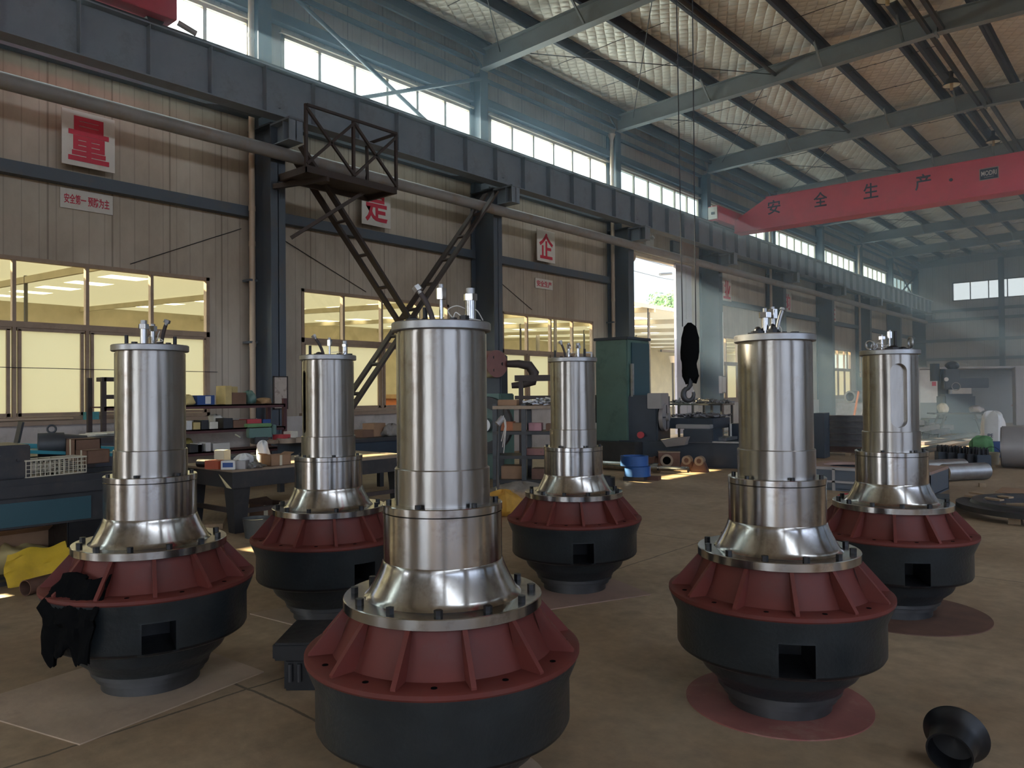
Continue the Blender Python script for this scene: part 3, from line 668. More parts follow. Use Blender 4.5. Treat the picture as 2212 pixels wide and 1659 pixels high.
def hose(t, p0, p1, r, rh, hh, m=None):
    a, b = Vector((p0[0], p0[1], ZT)), Vector((p1[0], p1[1], ZT+p1[2])); mid = (a+b)/2+Vector((0, (b.y-a.y)*-.22, .008))
    pts = [a*(1-u)**2+mid*2*u*(1-u)+b*u*u for u in [i/8 for i in range(9)]]
    h = MB().tube(pts, r, 12).build('hose', m or M_BROWN, t); d = (pts[-1]-pts[-2]).normalized()
    MB().cyl(b-d*.004, b+d*hh*.4, rh*.55, 14).cyl(b+d*hh*.35, b+d*hh, rh, 6).build('hose_nut', M_STEELDULL, h)
def stub(t, x, y, r, h, m=None): MB().cyl((x, y, ZT), (x, y, ZT+h), r, 16).cyl((x, y, ZT), (x, y, ZT+.010), r*1.9, 6).build('stud', m or M_BLACK, t)
def lump(t, x, y, r, h): MB().cyl((x, y, ZT), (x, y, ZT+h*.45), r, 8).blob((x, y, ZT+h*.45), (r*1.3, r*1.3, h*1.1), int(x*999)+7, .1).build('terminal_block', M_BLACK, t)
def nutlow(t, x, y, r, h): HEX(r, h).build('cap_bolt', M_BLACK, t, 0, (x, y, ZT))
def wires(t, pts, r=.0022):
    P = [Vector((p[0], p[1], ZT+p[2])) for p in pts]; out = []
    for i in range(len(P)-1):
        for j in range(6):
            u = j/6; p_ = P[max(i-1, 0)]; q = P[i]; s = P[i+1]; w = P[min(i+2, len(P)-1)]
            out.append(.5*((2*q)+(s-p_)*u+(2*p_-5*q+4*s-w)*u*u+(3*q-p_-3*s+w)*u**3))
    MB().tube(out+[P[-1]], r, 6).build('wire', M_WHITEWIRE, t)
def eyebolt(t, x, y, r, tilt):
    Mx = Matrix.Rotation(tilt, 3, 'Z')@Matrix.Rotation(R(90), 3, 'X')
    ring = [(r+.008*math.cos(a), .008*math.sin(a)) for a in [i*math.pi/5 for i in range(10)]]
    MB().lathe(ring, 28, (x, y, ZT+r+.012), True, Mx).cyl((x, y, ZT), (x, y, ZT+.014), .014, 12).build('eye_bolt', M_STEELDULL, t)

def pump(pos, label, rib_off, bolt_off, cs_off, wins, slot=None, extra=None, dz=.006):
    rz = math.atan2(-pos.y, -pos.x)
    t = thing('pump_unit', label, 'pump', (pos.x, pos.y, dz), rz, 'machined pump units standing on the workshop floor')
    for nm in ('top_lid', 'lower_sleeve', 'collar_ring', 'bell_housing', 'flange', 'base_ring'): put(nm, PMESH[nm], t)
    sk = put('skirt', PMESH['skirt'], t)
    put('upper_cylinder', cyl_slot(*slot) if slot else PMESH['upper_cylinder'], t)
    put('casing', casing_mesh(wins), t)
    for i in range(12):
        a = R(rib_off+30*i); put('rib', PMESH['rib'], sk, (0, 0, 0), a)
        b = R(rib_off+15+30*i); put('bolt_hole', PM_HOLE, sk, (.462*math.cos(b), .462*math.sin(b), 0))
    for i in range(12):
        a = R(bolt_off+30*i); put('bolt', PMESH['bolt'], t, (.337*math.cos(a), .337*math.sin(a), .740), a+i)
    for i in range(6):
        a = R(cs_off+60*i); put('capscrew', PMESH['capscrew'], t, (.204*math.cos(a), .204*math.sin(a), 1.083))
    if extra: extra(t)
    return t
def ex_center(t):
    standpipe(t, .02, .112, .020, .085, .0275, .026, .0165, .022)
    standpipe(t, .0, .0, .0075, .092, .0205, .044, .010, .015)
    hose(t, (.02, -.030), (0, -.078, .115), .0105, .018, .034); stub(t, -.03, -.062, .0095, .065)
    lump(t, .10, -.105, .026, .018); lump(t, .10, -.06, .02, .012); nutlow(t, .02, .045, .016, .02); nutlow(t, .12, .085, .019, .018); nutlow(t, .03, .0, .014, .012)
    wires(t, [(.03, .05, .012), (.0, .025, .05), (0, .06, .068), (.01, .1, .052)]); wires(t, [(.03, .045, .01), (.02, .055, .04), (.04, .085, .02), (.04, .15, .008)]); wires(t, [(.02, .09, .03), (.03, .13, .05), (.0, .16, .012)])
def ex_left(t):
    standpipe(t, .02, -.032, .0175, .085, .0275, .026, .0165, .020); standpipe(t, -.06, .012, .012, .08, .022, .028, .012, .012)
    hose(t, (-.02, .052), (0, .075, .112), .0095, .017, .028); stub(t, -.04, -.115, .0095, .055); stub(t, -.03, .120, .0095, .052)
    lump(t, .06, .042, .028, .015); nutlow(t, .1, -.075, .016, .012); nutlow(t, .1, .085, .014, .01)
    wires(t, [(.02, .03, .03), (.03, .045, .075), (.02, .035, .045), (.03, .06, .025), (.02, .03, .02)]); wires(t, [(.0, .015, .01), (.02, .0, .05), (.0, -.02, .03)])
def ex_right(t):
    standpipe(t, .05, -.042, .0175, .082, .030, .026, .010, .02); standpipe(t, -.04, -.008, .013, .085, .024, .046, .011, .012)
    hose(t, (.02, .01), (.0, .036, .115), .0095, .016, .016, M_STEELDULL); lump(t, .06, -.075, .034, .04); lump(t, .07, -.008, .028, .05); lump(t, .02, .02, .016, .02); nutlow(t, .06, .045, .012, .012); nutlow(t, .09, .09, .02, .008); nutlow(t, .1, -.11, .012, .008)
    wires(t, [(.06, .012, .02), (.05, .016, .04), (.05, .03, .03), (.05, .032, .0)])
def ex_farleft(t):
    standpipe(t, .0, .010, .0075, .066, .0185, .042, .010, .015); standpipe(t, .02, .112, .0175, .06, .022, .018, .016, .022)
    hose(t, (.0, -.030), (0, -.082, .115), .010, .018, .03); stub(t, -.03, -.120, .0095, .07); lump(t, .05, -.06, .034, .022); nutlow(t, .05, .07, .014, .012); nutlow(t, .06, .145, .018, .01)
    wires(t, [(.02, .02, .02), (.0, .06, .025), (.02, .09, .02), (.05, .12, .03), (.04, .1, .01)])
def ex_far(t):
    standpipe(t, .0, -.028, .0115, .07, .018, .034, .01, .012); standpipe(t, .02, .044, .0125, .072, .022, .022, .016, .02)
    hose(t, (.0, -.052), (0, -.084, .108), .0085, .018, .028); stub(t, -.02, -.135, .0085, .06); stub(t, -.02, .095, .0095, .07); nutlow(t, .05, -.085, .012, .012); lump(t, .06, -.01, .02, .014)
    MB().box((-.1, .12, ZT+.045), (.015, .07, .012)).box((-.1, .09, ZT+.025), (.015, .012, .05)).box((-.1, .15, ZT+.025), (.015, .012, .05)).build('bracket', M_STEELDULL, t)
    wires(t, [(.0, -.05, .01), (.02, -.035, .06), (.02, -.02, .03), (.01, .03, .05), (.03, .02, .01)])
def ex_farright(t):
    standpipe(t, .0, -.048, .011, .075, .024, .022, .008, .012); standpipe(t, -.03, .0, .0085, .085, .017, .045, .01, .01)
    stub(t, .0, .035, .010, .13); lump(t, .07, .02, .05, .03); lump(t, .05, .08, .035, .02); eyebolt(t, .02, -.12, .028, R(60)); eyebolt(t, .02, .125, .035, R(20)); eyebolt(t, .0, -.095, .018, R(85))
    wires(t, [(.06, -.1, .01), (.06, -.07, .05), (.06, -.03, .03), (.07, .0, .04), (.06, -.03, .02), (.06, -.08, .02)])
P_CENTER = pump_at(653, 1246, RIM); P_LEFT = pump_at(78, 547, RIM); P_RIGHT = pump_at(1440, 1931, RIM)
P_FAR = pump_at(1093, 1383, RIM); P_FARLEFT = pump_at(647, 770, .190); P_FARRIGHT = pump_at(1794, 2060, .3755)
pump(P_CENTER, 'steel pump unit standing closest to the camera, its base cut off by the bottom edge', 11, 27, 34, [150, 270], None, ex_center)
pump(P_LEFT, 'red-skirted steel pump unit on a pale square floor plate, black rag on its rim', 2, 14, 40, [4, 124, 244], None, ex_left)
pump(P_RIGHT, 'red-skirted steel pump unit on a red-brown disc, no slot in its cylinder', 9, 21, 20, [9, 129, 249], None, ex_right)
pump(P_FARLEFT, 'slotted steel pump unit beside the work table, partly hidden by the closest pump', 5, 8, 10, [28, 148, 268], (-66, 1.24, 1.66, .045, .05), ex_farleft)
pump(P_FAR, 'steel pump unit standing on a flat pinkish plate in front of the green machine', 8, 18, 30, [8, 128, 248], None, ex_far)
pump(P_FARRIGHT, 'steel pump unit with a long slotted window in its cylinder, on a round dark disc', 2, 10, 45, [17, 137, 257], (18, 1.245, 1.67, .105, .045), ex_farright)

# ================================================================== lettering
def text_mesh(body, size, depth_=.004, bold=0.0):
    cu = bpy.data.curves.new('lettering', 'FONT'); cu.body = body; cu.size = size; cu.align_x = 'CENTER'; cu.align_y = 'CENTER'; cu.extrude = depth_/2; cu.offset = bold; cu.resolution_u = 3
    o = bpy.data.objects.new('lettering', cu); COL.objects.link(o); bpy.context.view_layer.update()
    me = bpy.data.meshes.new_from_object(o.evaluated_get(bpy.context.evaluated_depsgraph_get())); bpy.data.objects.remove(o); bpy.data.curves.remove(cu)
    xs = [v.co.x for v in me.vertices]; ys = [v.co.y for v in me.vertices]; cx, cy = (min(xs)+max(xs))/2, (min(ys)+max(ys))/2
    for v in me.vertices: v.co.x -= cx; v.co.y -= cy
    return me, max(xs)-min(xs), max(ys)-min(ys)
def lettering(body, w, h, m, parent, loc, face='+x', bold=.02, mate=None):
    me, tw, th = text_mesh(body, 1.0, .006, bold); me.materials.append(m)
    o = bpy.data.objects.new('lettering', me); COL.objects.link(o); o.parent = parent; o.location = loc
    o.scale = (w/tw, h/th, 1)
    o.rotation_euler = {'+x': (R(90), 0, R(90)), '-y': (R(90), 0, 0), '-x': (R(90), 0, R(-90))}[face]
    return o
SIGNS = [('量', 4.79, 5.53, 0), ('是', 10.54, 5.53, 1), ('企', 16.40, 5.49, 2), ('业', 27.51, 5.38, 4), ('的', 33.58, 5.43, 5), ('生', 39.55, 5.38, 6), ('命', 45.50, 5.33, 7)]
for ch, y, z, k in SIGNS:
    t = thing('wall_sign', 'square white board with one big red character 「%s」 on the window wall' % ch, 'sign', (XL+.205, y, z), 0, 'slogan boards along the window wall')
    MB().box((0, 0, 0), (.02, .78, .86)).build('board', M_SIGN, t); lettering(ch, .60, .70, M_SIGNRED, t, (.0135, 0, 0))
    [MB().box((-.10, y_, 0), (.18, .03, .7)).build('hanger', M_FRAME, t) for y_ in (-.2, .2)]
for txt, y, z, w, h, lab in (('安全第一 预防为主', 4.83, 4.615, .78, .31, 'wide white board with small red characters below the 量 sign'), ('安全生产', 16.53, 4.49, .76, .27, 'small pinkish board with faded red characters below the 企 sign')):
    t = thing('notice_board', lab, 'sign', (XL+.02, y, z)); MB().box((0, 0, 0), (.02, w, h)).build('board', M_SIGN, t)
    lettering(txt, w*.86, h*.5 if len(txt) > 4 else h*.62, M_SIGNRED, t, (.0135, 0, 0), '+x', .015)

# ================================================================== bracing between the first two columns
def batten(name, p, q, gap, label, group):
    p, q = Vector(p), Vector(q); t = thing(name, label, 'brace', (0, 0, 0), 0, group); o = Vector((gap/2, 0, 0)); d = (q-p).normalized()
    for s in (-1, 1): MB().bar(p+o*s, q+o*s, .14, .05, d.cross(Vector((1, 0, 0)))).build('channel', M_BROWN, t)
    n = int((q-p).length/.75)
    for i in range(1, n):
        c = p+(q-p)*(i/n); MB().bar(c-o, c+o, .05, .05, d).build('batten', M_BROWN, t)
    return t
batten('lattice_brace', (-12.08, 8.0, 6.0), (-12.08, 13.1, .15), .38, 'brown ladder-like diagonal brace falling from the column by the beige pipe', 'crossed lattice braces')
batten('lattice_brace', (-12.08, 13.3, 6.2), (-12.08, 8.35, .35), .34, 'brown ladder-like diagonal brace rising to the column beside the 企 sign', 'crossed lattice braces')
for p, q, lab in (((-12.72, 7.95, 9.38), (-12.72, 13.6, 6.9), 'pale round brace tube across the clerestory, descending away from the platform'), ((-12.66, 13.6, 9.15), (-12.66, 8.2, 6.9), 'pale round brace tube across the clerestory, ending under the rafter')):
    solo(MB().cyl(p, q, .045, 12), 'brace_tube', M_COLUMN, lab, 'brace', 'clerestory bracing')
for k, lab in ((8, 'last bay'),):
    for a, b in (((-12.7, 50.1, 9.2), (-12.7, 55.5, 7.0)), ((-12.65, 55.5, 9.2), (-12.65, 50.1, 7.0))):
        solo(MB().cyl(a, b, .05, 10), 'brace_tube', M_COLUMN, 'pale brace tube in the farthest clerestory bay, %s toward the far wall' % ('falling' if a[1] < b[1] else 'rising'), 'brace', 'clerestory bracing')
# maintenance platform hung below the runway beam
PZ = 5.40
t = thing('crane_platform', 'brown steel maintenance platform with crossed railings under the runway beam', 'platform', (0, 0, 0))
x0, x1, y0, y1 = -12.02, -11.15, 7.62, 9.62
mb = MB(); mb.b2((x0, y0, PZ), (x1, y1, PZ+.03)); mb.b2((x1-.05, y0, PZ-.09), (x1, y1, PZ)); mb.b2((x0, y0, PZ-.09), (x0+.05, y1, PZ)); mb.b2((x0, y0, PZ-.09), (x1, y0+.05, PZ)); mb.b2((x0, y1-.05, PZ-.09), (x1, y1, PZ)); mb.build('deck', M_BROWN, t)
for (x, y) in ((x1, y0), (x1, y1), (x0, y1), (x1, (y0+y1)/2)): MB().bar((x-.025, y, PZ), (x-.025, y, PZ+1.08), .05, .05).build('post', M_BROWN, t)
ym = (y0+y1)/2
for a, b in (((x1, y0, PZ+1.0), (x1, ym, PZ+.05)), ((x1, y0, PZ+.05), (x1, ym, PZ+1.0)), ((x1, ym, PZ+1.0), (x1, y1, PZ+.05)), ((x1, ym, PZ+.05), (x1, y1, PZ+1.0)), ((x1, y0, PZ+1.06), (x1, y1, PZ+1.06)), ((x0, y1, PZ+1.06), (x1, y1, PZ+1.06))):
    MB().bar(a, b, .045, .045).build('railing_bar', M_BROWN, t)
MB().bar((-12.3, 7.7, PZ-.12), (x1, 8.05, PZ-.12), .07, .09).build('bracket', M_BROWN, t); MB().bar((-12.3, 8.05, PZ-1.0), (-11.5, 9.1, PZ-.1), .06, .06).build('strut', M_BROWN, t)
# wall sag rods, drain pipes, small fixtures
for (a, b, lab) in (((XL+.02, 7.5, 4.6), (XL+.02, 5.5, 3.7), 'above the window beside the beige pipe'), ((XL+.02, 8.2, 4.6), (XL+.02, 10.4, 3.7), 'on the panels below the 是 sign'), ((XL+.02, 14.2, 4.6), (XL+.02, 16, 3.75), 'on the panels below the small pinkish board')):
    solo(MB().cyl(a, b, .008, 6), 'wall_rod', M_DARKSTEEL, 'thin dark diagonal rod %s' % lab, 'rod', 'diagonal wall rods')
for k, z0 in ((0, .3), (2, 3.0), (4, 2.2), (6, 2.2)):
    y = 7.8+6*k-.23; t = thing('drain_pipe', 'beige plastic drain pipe beside the column before the %s bay' % SHORT[k+1], 'pipe', (-12.82, y, 0), 0, 'drain pipes at the columns')
    MB().cyl((0, 0, z0), (0, 0, 9.15), .055, 20).build('pipe', M_PVC, t)
    MB().cyl((0, 0, 9.15), (0, 0, 9.32), .055, 20, .12).build('hopper', M_PVC, t)
    for z in (2.4, 4.25, 4.9, 6.9, 8.1): MB().cyl((0, 0, z), (0, 0, z+.09), .062, 20).build('coupling', M_PVC, t)
    for z in (3.62, 2.48): MB().box((-.08, 0, z), (.26, .16, .04)).build('clamp', M_COLUMN, t)
t = thing('security_camera', 'white dome security camera on a bracket beside the 业 sign', 'camera', (XL, 26.55, 5.3))
MB().cyl((.0, 0, .18), (.5, 0, .18), .03, 10).cyl((.5, 0, .2), (.5, 0, .05), .05, 12).build('arm', M_WHITE, t); MB().cyl((.5, 0, .06), (.5, 0, -.06), .11, 18).blob((.5, 0, -.06), (.2, .2, .22), 3, 0).build('dome', M_WHITE, t); MB().cyl((.08, 0, -.25), (.5, 0, -.2), .02, 8).build('conduit', M_WHITE, t)
t = thing('emergency_light', 'twin-head emergency lamp box above the tall doorway', 'lamp', (XL+.01, 22.05, 6.42)); MB().box((.05, 0, 0), (.1, .5, .22)).build('case', M_WHITE, t)
for s in (-.14, .14): MB().cyl((.06, s, .14), (.15, s, .2), .07, 14).build('lamp_head', M_WHITE, t)
t = thing('door_siren', 'round beige bell on the top corner of the tall doorway', 'bell', (XL+.1, 20.95, 5.82)); MB().cyl((-.08, 0, 0), (.0, 0, 0), .19, 24).blob((.0, 0, 0), (.18, .36, .36), 4, 0).build('bell', M_PVC, t); MB().box((-.09, 0, .1), (.04, .1, .3)).build('bell_bracket', M_FRAME, t)
for y, lab in ((22.9, 'grey switch box above the tall doorway near the sliding leaf'),):
    t = thing('switch_box', lab, 'box', (XL+.06, y+.9, 6.5)); MB().box((0, 0, 0), (.1, .5, .42)).build('case', M_COLUMN, t); MB().box((.055, 0, 0), (.015, .42, .34)).build('cover', M_RAFTER, t)
t = thing('bulletin_board', 'stained whitish notice board hung on the column beside the shelf rack', 'panel', (-12.30, 7.81, 1.55)); MB().box((0, 0, 0), (.02, .26, .56)).build('panel', mat('stained_panel', (.55, .46, .38), .7, var=.2, scale=8, stain=(.16, .10, .07), stain_scale=9, stain_amt=.8), t); MB().box((.012, -.14, 0), (.02, .02, .6)).box((.012, .14, 0), (.02, .02, .6)).box((.012, 0, .29), (.02, .3, .02)).box((.012, 0, -.29), (.02, .3, .02)).build('panel_frame', M_BROWN, t)
t = thing('breaker_box', 'pale grey breaker box on the column beside the doorway', 'box', (-12.26, 25.72, 1.75)); MB().box((0, 0, 0), (.12, .34, .62)).build('case', M_TANK, t, .006); MB().box((.062, 0, 0), (.012, .28, .54)).build('cover', M_WHITE, t); MB().cyl((0, .1, .31), (0, .1, 2.6), .015, 8).build('conduit', M_WHITE, t)

solo(MB().tube([(XL+.06, .5, 1.97), (XL+.06, 3.7, 1.95), (XL+.06, 4.9, 1.94), (XL+.06, 7.0, 1.93)], .006, 6), 'hanging_wire', M_WIRE, 'thin dark wire strung across the lower panes of the window below the 量 sign', 'wire')
# ================================================================== roof ties and lamps
for x, s, lab in ((-4.19, 1, 'nearer the window wall'), (-3.92, 2, 'farther from the window wall')):
    solo(MB().b2((x-.045, YB, roof_z(x, .02)), (x+.045, YF, roof_z(x, .12))), 'ridge_tie', M_DARKSTEEL, 'dark steel tie beam along the ridge, the one %s' % lab, 'beam', 'paired tie beams along the ridge')
solo(MB().cyl((-7.85, YB, roof_z(-7.85, .24)), (-7.85, YF, roof_z(-7.85, .24)), .048, 12), 'roof_strut', M_BROWN, 'thin brown tube running lengthwise under the purlins on the window side', 'tube')
solo(MB().cyl((-.3, YB, roof_z(-.3, .24)), (-.3, YF, roof_z(-.3, .24)), .048, 12), 'roof_strut', M_BROWN, 'thin brown tube running lengthwise under the purlins beyond the ridge', 'tube')
for k in range(0, 9):
    ya, yb = 7.8+6*(k-1), 7.8+6*k
    for xs in ((-12.2, -7.95),):
        for a, b, w in (((xs[0], ya), (xs[1], yb), 'starting'), ((xs[1], ya), (xs[0], yb), 'ending')):
            solo(MB().cyl((a[0], a[1], roof_z(a[0], .30)), (b[0], b[1], roof_z(b[0], .28)), .011, 6), 'roof_rod', M_DARKSTEEL, 'thin roof bracing rod over the bay %s, %s at the eave' % (BAYNAME[k], w), 'rod', 'roof bracing rods')
    for x in (-11.2, -9.7, -8.2, -6.7, -5.2):
        for f in (1/3, 2/3):
            if x in (-8.2,): continue
            y = ya+6*f; x0_, x1_ = x-.76, x+.76
            solo(MB().cyl((x0_, y, purlin_z(x0_)+.06), (x1_, y+.12, purlin_z(x1_)+.12), .008, 6), 'sag_rod', M_DARKSTEEL, 'thin purlin rod, bay %s, row %d, %s half' % (BAYNAME[k], int((x+12.8)/1.5), 'first' if f < .5 else 'second'), 'rod', 'rods between the purlins') if k > 0 else None
def bay_lamp(y, lab, g=None):
    t = thing('high_bay_lamp', lab, 'lamp', (-4.32, y, 9.86), 0, 'high bay lamps along the ridge')
    MB().cyl((0, 0, -.10), (.13, 0, -.06), .02, 8).cyl((0, 0, -.05), (0, 0, -.18), .05, 14).build('bracket', M_DARKSTEEL, t)
    MB().lathe([(.045, -.18), (.07, -.22), (.14, -.27), (.215, -.40), (.22, -.415), (.205, -.40), (.135, -.285), (.05, -.24), (.0, -.24)], 32).build('lamp_shade', M_DARKSTEEL, t)
    MB().lathe([(.0, -.250), (.05, -.252), (.13, -.300), (.20, -.403), (.196, -.405), (.125, -.305), (.045, -.258), (0, -.256)], 32).build('reflector', M_GLOW_L, t)
    MB().cyl((0, 0, -.25), (0, 0, -.53), .04, 14).build('bulb', M_BRASS, t)
for k in range(0, 9): bay_lamp(4.8+6*k if k != 3 else 22.7, 'dark bell-shaped lamp hanging at the ridge over the bay %s' % BAYNAME[k])

# ================================================================== cranes
def crane_girder(t, yc, zb, zt, w):
    xe = XR-.6
    poly = [(-11.75, zb), (xe, zb), (xe, zt), (-10.55, zt), (-11.75, zb+.42)]
    Mx = Matrix(((1, 0, 0), (0, 0, -1), (0, 1, 0)))
    MB().prism(poly, w, Mx, (0, yc+w/2, 0)).build('girder', M_CRANE, t)
    MB().b2((-11.75, yc-w/2-.07, zb-.02), (xe, yc+w/2+.07, zb)).build('bottom_flange', M_CRANE, t)
    MB().b2((-10.6, yc-w/2-.03, zt), (xe, yc+w/2+.03, zt+.02)).build('top_flange', M_CRANE, t)
    MB().b2((-10.0, yc-.03, zt+.02), (xe, yc+.03, zt+.08)).build('trolley_rail', M_TANK, t)
def carriage(t, y0, y1, z0, z1):
    c = MB().b2((-12.13, y0, z0), (-11.74, y1, z1)).build('end_carriage', M_CRANE, t, .01)
    for y in (y0+.25, y1-.25): MB().cyl((-12.06, y, z0+.03), (-11.94, y, z0+.03), .14, 20).build('wheel', M_DARKSTEEL, c)
    return c
t = thing('bridge_crane', 'red overhead crane girder with dark characters spanning the hall', 'crane', (0, 0, 0))
crane_girder(t, 26.0, 7.12, 8.17, .5); c = carriage(t, 24.5, 27.2, 7.38, 7.88)
MB().b2((-12.10, 24.44, 7.42), (-11.78, 24.50, 7.84)).build('buffer_plate', M_SIGN, c); MB().b2((-11.98, 24.42, 7.58), (-11.86, 24.44, 7.66)).build('buffer', M_DARKSTEEL, c)
for ch, x in zip('安全生产', (-10.31, -8.75, -7.19, -5.70)): lettering(ch, .44, .48, M_CHAR, t, (x, 25.745, 7.80), '-y', .012)
p = MB().b2((-4.2, 25.735, 7.57), (-3.76, 25.749, 7.87)).build('name_plate', M_CHAR, t); MB().b2((-4.22, 25.74, 7.55), (-3.74, 25.7495, 7.89)).build('plate_border', M_TANK, p); lettering('MODRI', .38, .14, M_WHITE, p, (-3.98, 25.733, 7.74), '-y', .012); MB().b2((-4.1, 25.731, 7.62), (-3.86, 25.735, 7.635)).build('plate_line', M_TANK, p)
MB().cyl((-4.95, 25.73, 7.72), (-4.95, 25.75, 7.72), .05, 8).build('bolt_cover', M_CHAR, t)
MB().b2((-9, 26.35, 8.3), (XR-.6, 26.40, 8.36)).build('festoon_rail', M_TANK, t); MB().b2((-9, 26.35, 8.17), (-8.95, 26.4, 8.36)).build('rail_post', M_TANK, t)
t = thing('bridge_crane', 'second red overhead crane over the pumps, only its end carriage showing at the top edge', 'crane', (0, 0, 0))
crane_girder(t, 4.55, 7.46, 8.40, .55); carriage(t, 3.5, 5.66, 7.38, 7.80)
MB().cyl((-11.76, 5.68, 7.36), (-11.70, 5.95, 7.26), .045, 10).build('limit_arm', M_TANK, t)
HK = at_d(1490, 760, 5.45)
t = thing('hoist_hook', 'black rag-wrapped hoist block and hook hanging on two cables', 'hook', (HK.x, HK.y, 0), math.atan2(-HK.y, -HK.x)+R(90))
zz = lambda py: at_d(1490, py, 5.45).z
pr = [(.012, zz(697)), (.042, zz(706)), (.060, zz(730)), (.066, zz(760)), (.060, zz(775)), (.050, zz(786)), (.052, zz(800)), (.056, zz(812)), (.045, zz(822)), (.02, zz(820))]
mb = MB(); n = 28; vs = []; rn = random.Random(5)
for i, (r_, z_) in enumerate(pr):
    for k in range(n):
        a = 2*math.pi*k/n; w = 1+.10*math.sin(3*a+i)+.06*math.sin(7*a+2*i); sag = (.018*math.sin(5*a)+.012*math.sin(2*a)) if i >= 8 else 0
        vs.append((r_*w*math.cos(a)*(1.0), r_*w*math.sin(a)*.62, z_-sag))
mb.add(vs, [(i*n+k, i*n+(k+1) % n, (i+1)*n+(k+1) % n, (i+1)*n+k) for i in range(len(pr)-1) for k in range(n)], True)
mb.build('wrapped_block', M_RAG, t); MB().lathe([(.0, -.012), (.045, -.012), (.06, -.02), (.06, .02), (.045, .012), (0, .012)], 24, (0, 0, zz(742)), False, Matrix.Rotation(R(90), 3, 'X')).build('sheave', M_DARKSTEEL, t)
hz = zz(852); hk = [(0, 0, zz(815)), (.0, 0, zz(832))]+[(.036*math.cos(a)-.012, 0, hz+.044*math.sin(a)) for a in [R(95+i*24) for i in range(13)]]
hr = [.017, .019]+[.021-.012*abs(i/12-.35)*1.2 for i in range(13)]
MB().tube(hk, hr, 12).build('hook', M_DARKSTEEL, t); MB().tube([(-.02, .004, zz(838)), (-.03, .01, zz(850)), (-.02, .012, zz(868)), (0, .008, zz(872)), (.018, .008, zz(862)), (.022, .004, zz(842))], .0045, 6).build('safety_latch', M_WHITEWIRE, t)
MB().cyl((-.048, 0, zz(705)), (-.085, 0, 7.46), .0042, 6).build('cable', M_WIRE, t); MB().cyl((.044, 0, zz(705)), (.050, 0, 7.46), .0042, 6).build('cable', M_WIRE, t)

# ================================================================== things on the floor around the pumps
def plate_quad(pxs, z, th, m, name, label, cat):
    P = [on_z(x, y, z+th) for x, y in pxs]
    mb = MB(); mb.add([Vector((p.x, p.y, z)) for p in P]+[Vector((p.x, p.y, z+th)) for p in P], [(3, 2, 1, 0), (4, 5, 6, 7), (0, 1, 5, 4), (1, 2, 6, 5), (2, 3, 7, 6), (3, 0, 4, 7)])
    return solo(mb, name, m, label, cat)
plate_quad(((172, 1607), (570, 1450), (378, 1379), (-93, 1528)), 0, .006, M_PLATE, 'floor_plate', 'pale stained square sheet lying under the pump with the black rag', 'plate')
M_PINKPLATE = mat('pink_plate', (.36, .23, .18), .6, .1, var=.2, scale=3, stain=(.2, .14, .11), stain_amt=.4)
plate_quad(((1407, 1283), (1080, 1332), (1060, 1278), (1325, 1250)), 0, .006, M_PINKPLATE, 'floor_plate', 'flat pinkish steel sheet under the pump before the green machine', 'plate')
plate_quad(((540, 1325), (735, 1375), (850, 1345), (680, 1300)), 0, .006, M_PLATE, 'floor_plate', 'dark brown sheet under the slotted pump beside the work table', 'plate')
def disc(p, r, m, label): return solo(MB().lathe([(0, 0), (r, 0), (r, .006), (0, .006)], 64, (p.x, p.y, 0)), 'floor_disc', m, label, 'plate')
disc(P_RIGHT+Vector((-.01, .0, 0)), .43, M_REDPLATE, 'round rust-red disc with chipped paint under a pump unit')
disc(P_FARRIGHT+Vector((.06, .0, 0)), .52, M_RUST, 'round dark brown disc under the pump with the long slotted window')
disc(P_CENTER+Vector((0, 0, 0)), .40, M_PLATE, 'round brown disc under the closest pump')
# black rag on the pump rim
a0 = math.atan2(-P_LEFT.y, -P_LEFT.x)+R(-44); rim = P_LEFT+Vector((math.cos(a0)*.50, math.sin(a0)*.50, .55))
vs = []; rn = random.Random(11); NU, NV = 22, 12
for j in range(NV+1):
    for i in range(NU+1):
        u, v = i/NU, j/NV; an = a0+(u-.5)*(.66-.30*max(0, v-.4)); jag = .035*math.sin(8*u+1)+.022*math.sin(19*u)
        zz_ = .64-v*(.36+jag*max(0, v-.4)*1.6); rr = .425+.115*min(1, v*2.2)+.016*math.sin(11*u+5*v)+.010*rn.uniform(-1, 1)
        if v > .55: rr = .54-.02*(v-.55)+.012*math.sin(13*u+9*v)+.006*rn.uniform(-1, 1)
        vs.append((P_LEFT.x+math.cos(an)*rr, P_LEFT.y+math.sin(an)*rr, zz_+.012*math.sin(7*u+3*v)+.006))
n1 = len(vs); vs += [(x+(P_LEFT.x-x)*.03, y+(P_LEFT.y-y)*.03, z) for x, y, z in vs]
fs = []
for j in range(NV):
    for i in range(NU):
        a = j*(NU+1)+i; fs.append((a, a+1, a+NU+2, a+NU+1)); fs.append((n1+a+NU+1, n1+a+NU+2, n1+a+1, n1+a))
solo(MB().add(vs, fs, True), 'shop_rag', M_RAG, 'crumpled black rag draped over the rim of a pump', 'rag')
# dark two-step cast block behind the closest pump
b = on_z(640, 1497); t = thing('cast_block', 'black two-step cast iron block on the floor between two pumps', 'block', (b.x-.08, b.y+.2, 0), YAW)
MB().box((0, 0, .205), (.38, .42, .09)).build('cap_slab', M_BLACK, t, .012); MB().box((.02, 0, .08), (.32, .36, .16)).build('body', M_BLACK, t, .01)
for x in (-.105, -.06): MB().cyl((x, -.185, .05), (x, -.185, .14), .012, 12).build('pin', M_DARKSTEEL, t)
